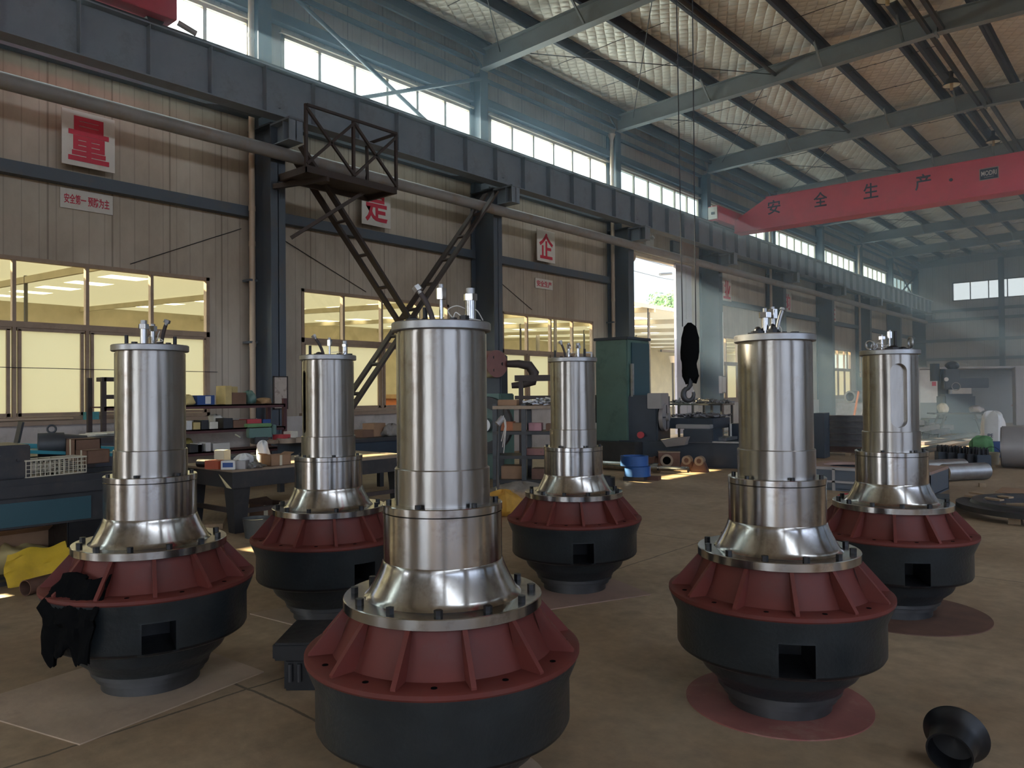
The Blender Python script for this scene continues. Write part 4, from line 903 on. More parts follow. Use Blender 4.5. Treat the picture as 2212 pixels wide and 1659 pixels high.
# flared black bell mouth at the right front
p0 = on_z(2046, 1600, .105); p1 = on_z(2036, 1625, .07); ax = Vector((.004, -.20, -.036)); Mx = ax.to_track_quat('Z', 'Y').to_matrix()
bell_p = [(.118, -.006), (.120, .0), (.112, .012), (.094, .028), (.085, .05), (.083, .09), (.083, .14), (.076, .14), (.076, .09), (.078, .045), (.0, .03), (.0, .0)]
solo(MB().lathe(bell_p, 56, (p0.x+.02, p0.y+.06, .114), True, Mx), 'bell_mouth_pipe', M_BLACK, 'short black flared pipe piece lying alone on the front floor', 'pipe')

def tub(t, name, m, c, d, bev=0, rz=0): return MB().box(c, d, rz).build(name, m, t, bev)
def box_thing(name, label, cat, base, d, m, rz=0, group=None, bev=.004): return solo(MB().box((0, 0, d[2]/2), d), name, m, label, cat, group, base, bev, (0, 0, rz))
def carton(base, d, label, rz=0, m=None, group=None, name='cardboard_box', flaps=True, tape=True):
    t = thing(name, label, 'box', base, rz, group); m = m or M_CARD; w, l, h = d
    mb = MB(); th = .008
    mb.box((0, 0, th/2), (w, l, th)); mb.box((-w/2+th/2, 0, h/2), (th, l, h)); mb.box((w/2-th/2, 0, h/2), (th, l, h)); mb.box((0, -l/2+th/2, h/2), (w, th, h)); mb.box((0, l/2-th/2, h/2), (w, th, h)); mb.build('carton', m, t)
    if flaps:
        for s in (-1, 1): MB().bar((s*w/2, 0, h), (s*(w/2+.35*w*.5), 0, h+.08*min(1, w)), l*.96, .006, (0, 0, 1)).build('flap', m, t)
    else: MB().box((0, 0, h-.004), (w, l, .006)).build('lid', m, t)
    if tape: MB().box((0, -l/2-.001, h*.5), (w*.12, .002, h*.98)).build('tape', M_CREAM, t)
    return t
def rag(name, label, cat, base, d, m, seed, amp=.3, sq=.8):
    mb = MB().blob((0, 0, d[2]*.42), (d[0], d[1], d[2]*1.15), seed, amp, 26, 16, sq)
    for v in mb.v: v.z = max(v.z, 0.002); f = 1+.10*math.sin(v.x*31+seed)*math.sin(v.y*27); v.x *= f; v.y *= f
    return solo(mb, name, m, label, cat, None, base)

# ================================================================== left end: machine bed, cartons, cloths
t = thing('lathe_bed', 'long dark machine bed with a teal front panel below the window', 'machine', (-7.3, 0, 0))
mb = MB(); mb.b2((-.30, -1.2, .70), (.30, 3.0, .80)); mb.b2((.20, -1.2, .80), (.30, 3.0, .85)); mb.b2((-.30, -1.2, .80), (-.2, 3.0, .85)); mb.b2((-.22, -1.2, .45), (.27, 3.0, .70)); mb.build('bed', M_BENCH, t, .006)
MB().b2((.272, .4, .47), (.282, 2.62, .66)).build('front_panel', M_TEAL, t)
for y in (-.9, .9, 2.7): MB().b2((-.28, y-.25, 0), (.24, y+.25, .46)).build('pedestal', M_BLACK, t, .01)
c = MB().b2((-.28, 1.45, .851), (.26, 2.17, 1.12)).build('headstock', M_BENCH, t, .01)
for i in range(5): MB().cyl((.26, 1.6+.12*i, 1.0+.03*(i % 2)), (.275, 1.6+.12*i, 1.0+.03*(i % 2)), .012, 8).build('knob', M_DARKSTEEL, c)
tt = thing('side_bench', 'low dark bench against the wall behind the machine bed', 'bench', (-9.0, 0, 0)); MB().b2((-.6, -.6, .86), (.5, 3.35, .92)).build('top', M_BENCH, tt)
for y in (-.4, 1.4, 3.2):
    for x in (-.5, .4): MB().b2((x-.04, y-.04, 0), (x+.04, y+.04, .86)).build('leg', M_BENCH, tt)
def on_bench(px, py): return on_z(px, py, .92)
t = thing('blue_tray', 'teal plastic sheet tray tilted on the side bench', 'tray', on_bench(45, 992)); MB().bar((-.3, -.7, .16), (.3, .75, .03), .75, .03).bar((-.3, -.72, .18), (.3, .72, .06), .05, .06).build('tray', M_TEALPL, t)
t = thing('steel_rod_frame', 'dark upright plate sticking up behind the teal tray', 'plate', on_bench(30, 985)); MB().bar((0, 0, 0), (.02, .06, .34), .12, .02).build('plate', M_DARKSTEEL, t)
mp_ = on_bench(125, 992); t = thing('electric_motor', 'dark electric motor with a lifting eye on the side bench', 'motor', mp_, R(75))
MB().cyl((-.16, 0, .13), (.05, 0, .13), .12, 28).build('housing', M_CYLBODY, t); MB().cyl((.05, 0, .13), (.24, 0, .13), .105, 24, .085).build('fan_cover', M_CYLBODY, t); MB().box((-.03, 0, .012), (.24, .22, .024)).build('foot', M_CYLBODY, t)
MB().lathe([(.035+.009*math.cos(a), .009*math.sin(a)) for a in [i*math.pi/4 for i in range(8)]], 18, (-.05, 0, .285), True, Matrix.Rotation(R(90), 3, 'X')).build('lifting_eye', M_CYLBODY, t)
def basket(base, lab):
    t = thing('mesh_basket', lab, 'basket', base, R(10), 'mesh baskets on the machine bed'); mb = MB(); w, l, h = .20, .30, .13
    for i in range(9):
        y = -l/2+l*i/8
        for x in (-w/2, w/2): mb.box((x, y, h/2), (.004, .006, h))
    for i in range(6):
        x = -w/2+w*i/5
        for y in (-l/2, l/2): mb.box((x, y, h/2), (.006, .004, h))
    for k in range(5):
        z = h*k/4
        for x in (-w/2, w/2): mb.box((x, 0, z), (.005, l, .005))
        for y in (-l/2, l/2): mb.box((0, y, z), (w, .005, .005))
    mb.box((0, 0, .003), (w, l, .004)); mb.build('mesh_wall', M_CREAM, t); MB().box((w/2, 0, h+.006), (.02, l+.02, .012)).box((-w/2, 0, h+.006), (.02, l+.02, .012)).box((0, l/2, h+.006), (w, .02, .012)).box((0, -l/2, h+.006), (w, .02, .012)).build('rim', M_CREAM, t)
basket(on_z(88, 1028, .852)+Vector((-.05, 0, 0)), 'cream mesh basket on the machine bed, the one beside the headstock'); basket(on_z(125, 1024, .852)+Vector((-.05, .05, 0)), 'cream mesh basket on the machine bed, below the electric motor')
for i, (px, py, d, lab) in enumerate(((180, 994, (.22, .22, .2), 'brown carton on the side bench beside the motor'), (200, 1000, (.18, .2, .12), 'small brown carton at the end of the side bench'))): carton(on_bench(px, py), d, lab, R(10*i), M_CARDDARK, None, flaps=False)
t = thing('tool_cabinet', 'dark cabinet with loose papers on top behind the machine bed', 'cabinet', on_z(232, 1030, 0)+Vector((-2.6, 1.2, 0))); t.location = (-9.65, 3.75, 0)
tub(t, 'body', M_BENCH, (0, 0, .52), (.7, .6, 1.04), .006); tub(t, 'door', M_NAVY, (.352, -.15, .52), (.012, .28, .9)); tub(t, 'door', M_NAVY, (.352, .15, .52), (.012, .28, .9))
for i in range(3): box_thing('paper_stack', 'loose pale papers on the dark cabinet, %s of three' % ['lowest', 'middle', 'topmost'][i], 'paper', (-9.65+.03*i, 3.68+.06*i, 1.042+i*.014), (.32, .42, .012), M_PAPER, .2*i, 'papers on the cabinet', 0)
t = thing('cyan_box', 'small cyan box on the window sill', 'box', (XL+.09, 4.86, WZ0-.005)); tub(t, 'box', mat('cyan', (.12, .42, .45), .6), (0, 0, .06), (.1, .2, .12))
solo(MB().cyl((XL+.08, 3.2, WZ0+.02), (XL+.08, 4.6, WZ0+.02), .018, 10), 'sill_rod', M_PVC, 'thin pale rod lying on the window sill', 'rod')
carton(on_z(105, 1225)+Vector((-.25, .0, 0)), (.62, 1.35, .34), 'long open brown carton on the floor behind the yellow cloth', R(2), M_CARD)
carton(on_z(205, 1180)+Vector((-.35, .35, 0)), (.5, .6, .42), 'taller brown carton with tape behind the long carton', R(-8), M_CARDDARK)
carton(on_z(8, 1200)+Vector((-.2, 0, 0)), (.5, .6, .30), 'brown carton at the left picture edge beside the long carton', R(6), M_CARD)
box_thing('red_box', 'small red box inside the cartons beside the left pump', 'box', on_z(160, 1205)+Vector((-.02, .1, 0)), (.25, .3, .22), M_REDBOX, .2)
# yellow cloth: a tent-like folded sheet
yb = on_z(104, 1252); vs = []; NU, NV = 26, 14
for j in range(NV+1):
    for i in range(NU+1):
        u, v = i/NU-.5, j/NV-.5
        h = .27*(1-abs(v)*1.75)*(.75+.25*math.cos(u*2.2)) if abs(v) < .5 else 0
        h = max(.006, h+.016*math.sin(17*u+6*v)+.010*math.sin(31*v+9*u)+.012*math.cos(40*u)*(abs(v)))
        vs.append((v*.42+.02*math.sin(9*u), u*.72*(1+.12*math.sin(5*v)), h))
n1 = len(vs); vs += [(x*.97, y*.97, max(.002, z-.012)) for x, y, z in vs]; fs = []
for j in range(NV):
    for i in range(NU): a = j*(NU+1)+i; fs += [(a, a+1, a+NU+2, a+NU+1), (n1+a+NU+1, n1+a+NU+2, n1+a+1, n1+a)]
solo(MB().add(vs, fs, True), 'yellow_cloth', M_YELLOW, 'bright yellow folded cloth on the floor in front of the cartons', 'cloth', None, (yb.x-.08, yb.y+.10, 0), 0, (0, 0, R(-8)))
rag('yellow_cloth', 'pale crumpled yellow cloth at the left edge beside the bright one', 'cloth', on_z(28, 1243)+Vector((-.12, 0, 0)), (.45, .5, .26), M_PALEYEL, 3, .4)
pa, pb = on_z(54, 1288), on_z(150, 1262); solo(MB().lathe([(.055, 0), (.06, .0), (.06, .75), (.055, .75)], 28, (pa.x, pa.y, .061), True, (pb-pa).to_track_quat('Z', 'Y').to_matrix()), 'floor_pipe', M_RUST, 'short brown pipe lying on the floor below the yellow cloth', 'pipe')
for i, (px, py, dx, lab) in enumerate(((18, 1262, .5, 'dark flat bar on the floor at the left edge, nearer one'), (20, 1250, .45, 'dark flat bar on the floor at the left edge, beneath the pale cloth'))): box_thing('flat_bar', lab, 'bar', on_z(px, py), (.10, dx, .035), M_DARKSTEEL, R(4))

# ================================================================== shelf rack under the window
RX, RY0, RY1 = -11.75, 4.46, 7.38
SHZ = [.32, .66, 1.01, 1.39]
t = thing('shelf_rack', 'brown angle-steel shelf rack full of boxes under the window', 'shelf', (RX, RY0, 0))
L_ = RY1-RY0
for y in (0, L_):
    for x in (-.25, .25): MB().b2((x-.03, y-.03, 0), (x+.03, y+.03, 1.78 if y == 0 else 1.45)).build('post', M_BROWN if y == 0 else M_REDSHELF, t)
for z in SHZ: MB().b2((-.28, 0, z-.05), (.28, L_, z-.03)).b2((.25, 0, z-.09), (.28, L_, z-.03)).build('shelf_board', M_REDSHELF if z > .5 else M_BROWN, t)
for z in (1.75, 1.5): MB().b2((.22, .03, z-.03), (.25, .9, z+.03)).build('rail', M_BROWN, t)
MB().b2((.0, .0, 1.72), (.28, .04, 1.78)).build('rail', M_BROWN, t)
def shelf_y(px): return on_x(px, 860, RX+.15).y
def sh(px0, px1, s, h, m, name, lab, cat='box', dx=.1, d=.3):
    y0, y1 = shelf_y(px0), shelf_y(px1)
    if cat == 'box' or cat == 'book': return box_thing(name, lab, cat, (RX+dx, (y0+y1)/2, SHZ[s]-.028), (d, abs(y1-y0), h), m, 0, 'boxes on the shelf rack')
    return rag(name, lab, cat, (RX+dx, (y0+y1)/2, SHZ[s]-.028), (d, abs(y1-y0), h), m, int(px0), .22)
bx = sh(420, 457, 3, .15, M_BLUEBOX, 'carton', 'blue printed box on the top shelf of the rack'); by = shelf_y(438)
solo(MB().box((0, 0, 0), (.003, .09, .12)), 'box_label', M_WHITE, None, None).parent = bx; bx.children[0].location = (.152, .03, .075)
sh(399, 419, 3, .16, M_PALEYEL, 'cloth_bundle', 'cream cloth bundle on the top shelf beside the blue box', 'bundle')
sh(480, 494, 3, .30, mat('pale_wood_box', (.62, .47, .2), .7), 'carton', 'upright yellow carton on the top shelf'); sh(494, 525, 3, .19, M_CARDDARK, 'carton', 'brown carton on the top shelf between yellow pieces')
sh(510, 523, 3, .29, MATS['pale_wood_box'], 'carton', 'small yellow card standing in the brown carton on the top shelf', 'box', .0, .03)
sh(531, 551, 3, .22, M_GREEN, 'cloth_bundle', 'dark green round bundle on the top shelf beside the beige pipe', 'bundle'); sh(560, 586, 3, .10, mat('tan_glove', (.42, .25, .12), .8), 'work_glove', 'tan work glove lying at the end of the top shelf', 'glove')
for px0, px1, s, h, m, lab in ((397, 408, 2, .14, M_WHITE, 'white tub on the second shelf from the top, at the left end'), (411, 426, 2, .11, M_PALEYEL, 'yellowish box on the second shelf from the top'), (428, 444, 2, .14, M_BENCH, 'black tin on the second shelf from the top'), (446, 464, 2, .11, M_PAPER, 'pale carton on the second shelf from the top'), (476, 496, 2, .16, M_BENCH, 'black box on the second shelf from the top'), (497, 525, 2, .12, M_CARDDARK, 'brown flat box on the second shelf from the top'), (527, 558, 2, .13, M_REDBOX, 'red and white patterned box on the second shelf from the top'), (561, 578, 2, .12, M_BLUEBOX, 'small blue box at the right end of the second shelf'),
                                (402, 430, 1, .12, M_BENCH, 'dark box on the third shelf from the top'), (419, 428, 1, .13, M_WHITE, 'small white box on the third shelf from the top'), (436, 447, 1, .14, M_WHITE, 'square white box on the third shelf from the top'), (452, 488, 1, .12, M_WHITE, 'long white box on the third shelf from the top')):
    sh(px0, px1, s, h, m, 'carton', lab, 'box', .12 if s > 1 else .14, .26)
sh(470, 500, 2, .22, M_PAPER, 'paper_bundle', 'crumpled pale paper on top of the boxes of the second shelf', 'bundle', -.12, .2)
sh(400, 412, 2, .26, M_PAPER, 'paper_bundle', 'cream paper leaning at the left end of the second shelf', 'bundle', -.12, .2)
sh(408, 432, 1, .2, mat('olive', (.30, .24, .06), .8), 'cloth_bundle', 'olive bundle on the third shelf from the top', 'bundle', -.1, .2)

# ================================================================== heavy work table with boxes
TC = on_z(501, 1016, .70); tl = on_z(403, 1011, .70); tr = on_z(637, 1004, .70)
TA = (tr-TC).normalized(); TB = Vector((-TA.y, TA.x, 0)) if (tl-TC).dot(Vector((-TA.y, TA.x, 0))) > 0 else Vector((TA.y, -TA.x, 0))
TW, TD = 2.6, 1.25
trz = math.atan2(TA.y, TA.x)
t = thing('work_table', 'heavy dark work table with a worn tan top, loaded with small boxes', 'table', (TC.x, TC.y, 0), trz)
sd = 1 if TB.dot(Vector((-TA.y, TA.x, 0))) > 0 else -1
def tp(u, v): return TC+TA*u+TB*v
MB().b2((0, 0, .675), (TW, sd*TD, .70)).build('top', M_BENCHTOP, t); MB().b2((.01, sd*.01, .50), (TW-.01, sd*(TD-.01), .675)).build('apron', M_BENCH, t)
for u in (.14, TW-.14):
    for v in (.14, TD-.14): MB().add([(u-.10, sd*v-.10, .5), (u+.10, sd*v-.10, .5), (u+.10, sd*v+.10, .5), (u-.10, sd*v+.10, .5), (u-.065, sd*v-.065, 0), (u+.065, sd*v-.065, 0), (u+.065, sd*v+.065, 0), (u-.065, sd*v+.065, 0)], [(0, 1, 2, 3), (7, 6, 5, 4), (0, 4, 5, 1), (1, 5, 6, 2), (2, 6, 7, 3), (3, 7, 4, 0)]).build('leg', M_BENCH, t)
MB().b2((.1, sd*.12, .20), (TW-.1, sd*.16, .25)).b2((.12, sd*.1, .2), (.16, sd*(TD-.1), .25)).build('stretcher', M_BROWN, t)
def on_t(px, py): return on_z(px, py, .702)
solo(MB().cyl((0, -.02, .045), (.02, .22, .045), .045, 18).cyl((-.0, .0, .045), (.001, .01, .045), .047, 18), 'cable_roll', M_BLACK, 'black ribbed roll lying on the work table beside the red box', 'roll', None, on_t(432, 1009), 0, (0, 0, R(-60)))
box_thing('carton', 'red-orange carton on the front corner of the work table', 'box', on_t(463, 1013)+Vector((-.02, .04, 0)), (.16, .20, .09), mat('red_orange', (.45, .09, .04), .6), trz+.3)
wb = box_thing('carton', 'white carton with a dark blue label on the table corner', 'box', on_t(487, 1014)+Vector((-.0, .05, 0)), (.15, .14, .095), M_WHITE, R(45)); solo(MB().box((0, 0, 0), (.11, .003, .05)), 'box_label', M_BLUEBOX, None, None).parent = wb; wb.children[0].location = (-.0, -.0715, .05)
box_thing('carton', 'pale grey carton next to the labelled carton on the table', 'box', on_t(512, 1013)+Vector((0, .05, 0)), (.14, .13, .09), M_TANK, R(40)); rag('plastic_bag', 'crumpled clear-white plastic bag on the table behind the grey carton', 'bag', on_t(528, 1010), (.2, .18, .15), M_SACK, 21, .3)
rag('plastic_bag', 'white plastic wrapper standing against the cardboard box on the table', 'bag', on_t(562, 1003)+Vector((-.1, .1, 0)), (.16, .14, .26), M_SACK, 22, .25)
rag('metal_offcuts', 'small heap of shiny metal offcuts on the table', 'scrap', on_t(545, 1010), (.26, .2, .06), M_STEELDULL, 23, .5)
carton(on_t(588, 1005)+Vector((0, .05, 0)), (.26, .2, .12), 'open brown cardboard box at the right side of the work table', trz, M_CARD)
box_thing('carton', 'cream box standing behind the red carton on the table', 'box', on_t(478, 1008)+Vector((-.25, .15, 0)), (.14, .12, .17), M_CREAM, .4)
box_thing('flat_bar', 'dark green bar lying across the table behind the bags', 'bar', on_t(540, 1004)+Vector((-.25, .1, 0)), (.07, .36, .09), M_NAVY, R(-30))
t = thing('storage_bin', 'grey plastic bin on the floor beside the table leg', 'bin', on_z(556, 1160)); MB().lathe([(0, 0), (.125, 0), (.15, .2), (.155, .205), (.14, .205), (.12, .02), (0, .02)], 32).build('bin', mat('bin_grey', (.10, .105, .10), .6), t)
carton(tp(.9, .55)+Vector((0, 0, -.70)), (.5, .4, .2), 'open brown carton on the floor under the work table', .3, M_CARDDARK); box_thing('wood_plank', 'pale plank leaning low under the left side of the table', 'plank', tp(.3, .9)-Vector((0, 0, .70)), (.9, .22, .06), M_WOOD, trz+1.0); box_thing('wood_plank', 'pale plank on the floor under the table, beside the open carton', 'plank', tp(.55, .4)-Vector((0, 0, .70)), (.8, .2, .05), M_WOOD, trz+.4)
rag('scrap_wood', 'heap of broken wood pieces under the right side of the table', 'scrap', tp(1.0, .25)+Vector((0, 0, -.70)), (.5, .4, .25), M_WOOD, 31, .5)
# second bench along the wall with a green vice, rings and junk
BX = -10.2
t = thing('wall_bench', 'long dark bench near the wall between the shelf rack and the lattice brace', 'bench', (BX, 6.6, 0)); MB().b2((-.4, 0, .74), (.4, 3.1, .80)).build('top', M_BENCH, t); MB().b2((-.36, .05, .35), (.36, 3.05, .74)).build('cabinet', M_NAVY, t)
for y in (.1, 1.5, 3.0):
    for x in (-.35, .35): MB().b2((x-.04, y-.04, 0), (x+.04, y+.04, .36)).build('leg', M_BENCH, t)
def on_b(px, py): return on_z(px, py, .802)
p = on_x(560, 940, BX+.1); t = thing('bench_vice', 'dark green bench vice on the wall bench beside the red box', 'vice', (BX+.1, p.y, .80), R(80)); MB().box((0, 0, .05), (.2, .2, .1)).build('base', M_BENCH, t, .01); MB().box((0, 0, .16), (.34, .13, .14)).box((.2, 0, .2), (.06, .16, .14)).build('jaw_body', M_GREEN, t, .01); MB().box((-.02, 0, .27), (.36, .15, .05)).build('jaw', mat('vice_green', (.12, .25, .09), .5), t, .01); MB().cyl((-.3, -.1, .1), (-.3, .12, .14), .012, 10).build('handle', M_STEELDULL, t)
for px, d, m, nm, lab in ((610, (.2, .2, .12), M_REDBOX, 'carton', 'red and white box on the wall bench'), (590, (.3, .3, .05), M_BENCHTOP, 'metal_block', 'flat pale block on the wall bench beside the red box'), (628, (.15, .15, .16), M_PAPER, 'carton', 'small pale carton at the end of the wall bench')):
    y = on_x(px, 950, BX+.15).y; box_thing(nm, lab, 'box', (BX+.15, y, .801), d, m, .3)
for i, px in enumerate((608, 632)):
    y = on_x(px, 960, BX+.25).y; solo(MB().lathe([(.09, 0), (.14, 0), (.14, .07), (.09, .07)], 28, (0, 0, 0), True), 'steel_ring', M_BENCHTOP, 'flat tan steel ring on the wall bench, the %s one' % ['larger left', 'right'][i], 'ring', None, (BX+.3, y+.05, .801))
box_thing('white_board', 'stained whitish board leaning on the wall beside the column', 'board', (XL+.35, 8.45, 0), (.03, .7, 1.1), M_PLASTER, 0)
for px, d, m, nm, lab in ((790, (.3, .5, .12), M_CARDDARK, 'carton', 'low brown box on the far end of the wall bench'), (808, (.25, .3, .22), M_CARD, 'carton', 'brown carton below the crossed braces on the wall bench')):
    y = on_x(px, 930, BX).y; box_thing(nm, lab, 'box', (BX, y, .801), d, m, .2)
rag('scrap_heap', 'heap of brown scrap on the far end of the wall bench', 'scrap', (BX-.1, on_x(820, 930, BX-.1).y, .801), (.4, .5, .16), M_RUST, 41, .5); rag('grey_cloth', 'grey crumpled cloth hanging over the far end of the wall bench', 'cloth', (BX+.2, on_x(846, 930, BX+.2).y, .801), (.25, .3, .2), M_CLOTH, 42, .4)

# ================================================================== press with red pulley and the parts rack
MX = on_z(1076, 1032); t = thing('power_press', 'dark green press with a round red pulley behind the closest pump', 'machine', (MX.x, MX.y, 0), R(20))
tub(t, 'body', M_GREEN, (-.25, .1, .75), (.8, .7, 1.5), .02); tub(t, 'column', M_NAVY, (-.1, .2, 1.75), (.32, .35, .9), .02)
dz_ = 2.02; MB().cyl((-.18, -.10, dz_), (.10, -.25, dz_), .24, 36).build('pulley', M_PINKPUL, t); MB().cyl((-.4, .0, dz_), (-.18, -.1, dz_), .11, 24).build('pulley_hub', M_PINKPUL, t)
for i in range(3): MB().cyl((.095+.1*0, -.248, dz_), (.1, -.25, dz_), .03, 8).build('pulley_bolt', M_BLACK, t, 0, (math.cos(i*2.1)*.06, math.cos(i*2.1)*.11, math.sin(i*2.1)*.13))
MB().lathe([(.30, -.06), (.50, -.06), (.50, .06), (.30, .06)], 48, (-.1, -.32, .95), True, Matrix.Rotation(R(90), 3, 'X')).build('gear_guard', M_BENCH, t)
MB().cyl((-.1, -.26, .95), (-.1, -.4, .95), .12, 24).build('shaft_end', M_STEELDULL, t)
arm = [at_d(px, py, depth(MX)-.1) for px, py in ((1095, 786), (1120, 786), (1143, 790), (1154, 806), (1150, 824), (1128, 831), (1105, 833))]
solo(MB().tube(arm, [.06, .07, .085, .09, .085, .065, .05], 12), 'press_arm', M_BROWN, 'dark curved C-shaped arm beside the red pulley against the window', 'arm')
rk = on_z(1133, 1062); t = thing('parts_rack', 'grey steel parts rack with loose pieces on its shelves behind two pumps', 'shelf', (rk.x, rk.y, 0), R(30)); RKZ = [.18, .55, .92, 1.31]
for x in (-.45, .0, .75):
    for y in (0, .5): MB().b2((x-.035, y-.03, 0), (x+.035, y+.03, 1.34)).build('post', M_CYLBODY, t)
for z in RKZ: MB().b2((-.48, -.04, z-.02), (.8, .54, z)).b2((-.48, -.045, z-.05), (.8, -.035, z)).build('shelf_board', M_BENCHTOP if z > 1 else M_BENCH, t)
def on_rack(x, y, s): c, s_ = math.cos(R(30)), math.sin(R(30)); return Vector((rk.x+c*x-s_*y, rk.y+s_*x+c*y, RKZ[s]+.002))
for x, s, d, m, nm, lab in ((-.3, 2, (.22, .2, .14), M_ORANGE, 'carton', 'orange-brown box on the middle shelf of the parts rack'), (-.12, 2, (.16, .2, .12), M_CARD, 'carton', 'tan box on the middle shelf of the parts rack, beside the orange one'), (.15, 2, (.2, .2, .12), mat('pink_box', (.5, .25, .26), .6), 'carton', 'pinkish box on the middle shelf of the parts rack'), (.42, 2, (.2, .2, .11), M_CARDDARK, 'carton', 'dark brown box on the middle shelf of the parts rack'),
                             (.15, 1, (.3, .3, .1), M_PINKPUL, 'metal_block', 'reddish block on the lower shelf of the parts rack'), (-.2, 0, (.35, .3, .2), M_CARD, 'carton', 'brown box on the bottom shelf of the parts rack'), (.3, 0, (.4, .3, .16), M_RUST, 'metal_block', 'rusty block on the bottom shelf of the parts rack'), (-.28, 3, (.3, .22, .09), M_CARD, 'carton', 'tan flat box on top of the parts rack')):
    box_thing(nm, lab, 'box', on_rack(x, .22, s), d, m, R(30))
def swarf(name, label, base, w, l, n, m, s0, s1, zr, seed, rz=0):
    rn = random.Random(seed); mb = MB()
    for _ in range(n):
        x, y = rn.uniform(-w/2, w/2), rn.uniform(-l/2, l/2); k = rn.uniform(s0, s1); a = rn.uniform(0, 6.3); h = rn.uniform(.0, zr)*max(.15, 1-abs(x)/w*1.3)
        c_ = Vector((x, y, h+k*.16)); d_ = Vector((math.cos(a), math.sin(a), rn.uniform(-.3, .3)))*k
        mb.bar(c_-d_/2, c_+d_/2, k*.3, k*.18)
    o = solo(mb, name, m, label, 'scrap', None, base, 0, (0, 0, rz)); o['kind'] = 'stuff'; return o
swarf('metal_scrap', 'heap of small dark machine parts on top of the parts rack', on_rack(.35, .25, 3), .75, .4, 120, M_STEELDULL, .05, .14, .10, 5, R(30)); swarf('metal_scrap', 'scattered small parts on the lower shelf of the parts rack', on_rack(.45, .25, 1), .5, .35, 60, M_DARKSTEEL, .05, .12, .08, 6, R(30))
fr = on_rack(.3, .5, 3); t = thing('post_stand', 'dark steel stand of posts standing behind the parts rack before the window', 'frame', (fr.x-.2, fr.y+.5, 0), R(30))
for x in (-.6, .0, .32): MB().b2((x-.035, -.03, 0), (x+.035, .03, 1.78)).build('post', M_BROWN, t)
MB().b2((-.7, -.05, 1.70), (.42, .05, 1.80)).b2((-.7, -.05, 1.40), (.42, .05, 1.46)).build('rail', M_BROWN, t)
pb = on_z(1075, 1088); t = thing('grinder_pole', 'dark pole with tangled white wires on its top end, standing behind the closest pump', 'pole', (pb.x, pb.y, 0)); MB().tube([(0, 0, 0), (.01, 0, .6), (.03, .01, 1.0), (.05, .01, 1.12)], [.022, .022, .02, .028], 10).build('pole', M_CYLBODY, t)
MB().cyl((.03, -.03, 1.08), (.07, .05, 1.17), .045, 12).build('head', M_TANK, t)
for s in range(3): MB().tube([(.05, 0, 1.15), (.09+.02*s, .03, 1.2-.03*s), (.11+.01*s, .04, 1.05), (.06+.02*s, .02, .85-.08*s)], .006, 6).build('wire', M_WHITEWIRE, t)
MB().box((0, 0, .01), (.18, .18, .02)).build('foot', M_CYLBODY, t)
rag('yellow_bag', 'yellow-orange crumpled bag on the floor between two pumps', 'bag', on_z(1088, 1112), (.42, .4, .30), mat('orange_bag', (.62, .33, .05), .7, var=.3, scale=6), 51, .3); rag('grey_sack', 'grey-brown sack lying behind the yellow-orange bag', 'sack', on_z(1122, 1090)+Vector((-.2, .3, 0)), (.75, .5, .26), M_CLOTH, 52, .25); rag('white_paper', 'small white paper heap beside the yellow-orange bag', 'paper', on_z(1122, 1108), (.2, .25, .12), M_SACK, 53, .4)

# ================================================================== green machine, faceplate lathe and its tables
GC = on_z(1357, 1003); gh = 2.62
t = thing('boring_machine', 'tall green machine column beside the doorway with a teal side', 'machine', (GC.x, GC.y, 0))
tub(t, 'column', M_GREEN, (-.40, .45, gh/2+.15), (.80, .90, gh-.3), .02); tub(t, 'plinth', M_BENCH, (-.3, .45, .24), (1.3, 1.5, .48), .01); tub(t, 'side_cover', M_TEAL, (.015, .5, 1.6), (.03, .7, 1.9)); tub(t, 'slideway', M_STEELDULL, (.06, .1, 1.35), (.05, .06, 1.5)); tub(t, 'cap', M_NAVY, (-.4, .45, gh+.02), (.86, .96, .06), .01); tub(t, 'control_box', M_BENCH, (-.84, .2, 1.15), (.12, .4, .6), .01)
LP = at_d(1425, 852, 16.0); t = thing('faceplate_lathe', 'dark navy lathe head with a pale round faceplate by the doorway', 'machine', (LP.x, LP.y, 0), R(12))
tub(t, 'headstock', M_NAVY, (-.35, .2, .72), (.75, .9, 1.44), .03); tub(t, 'gear_case', M_TANK, (-.02, -.05, 1.32), (.3, .5, .32), .01); tub(t, 'base', M_NAVY, (.5, .2, .25), (2.6, 1.1, .5), .02)
MB().cyl((.06, 0, .98), (.14, 0, .98), .29, 40).cyl((.14, 0, .98), (.2, 0, .98), .08, 20).build('faceplate', M_TANK, t); MB().box((.145, 0, .98), (.012, .5, .03)).box((.145, 0, .98), (.012, .03, .5)).build('slot', M_DARKSTEEL, t)
MB().cyl((-.3, -.32, .62), (-.3, -.38, .62), .07, 16).build('hand_wheel', M_REDBOX, t); tub(t, 'saddle', M_NAVY, (.9, .0, .62), (.6, .8, .28), .02); tub(t, 'tool_slide', M_TANK, (.75, -.1, .80), (.7, .25, .08), .01)
tub(t, 'rail', M_STEELDULL, (1.1, -.36, .51), (1.6, .05, .03))
MB().add([(.2, -.6, .55), (.75, -.62, .62), (.75, -.2, .62), (.2, -.2, .55), (.3, -.55, .40), (.68, -.58, .45), (.68, -.25, .45), (.3, -.25, .40)], [(0, 1, 2, 3), (7, 6, 5, 4), (0, 4, 5, 1), (1, 5, 6, 2), (2, 6, 7, 3), (3, 7, 4, 0)]).build('chip_tray', M_TANK, t)
SB = at_d(1540, 903, 15.6); t = thing('machine_table', 'thick dark slab table covered with metal chips beside the faceplate', 'table', (SB.x, SB.y, 0), R(6)); zt = SB.z
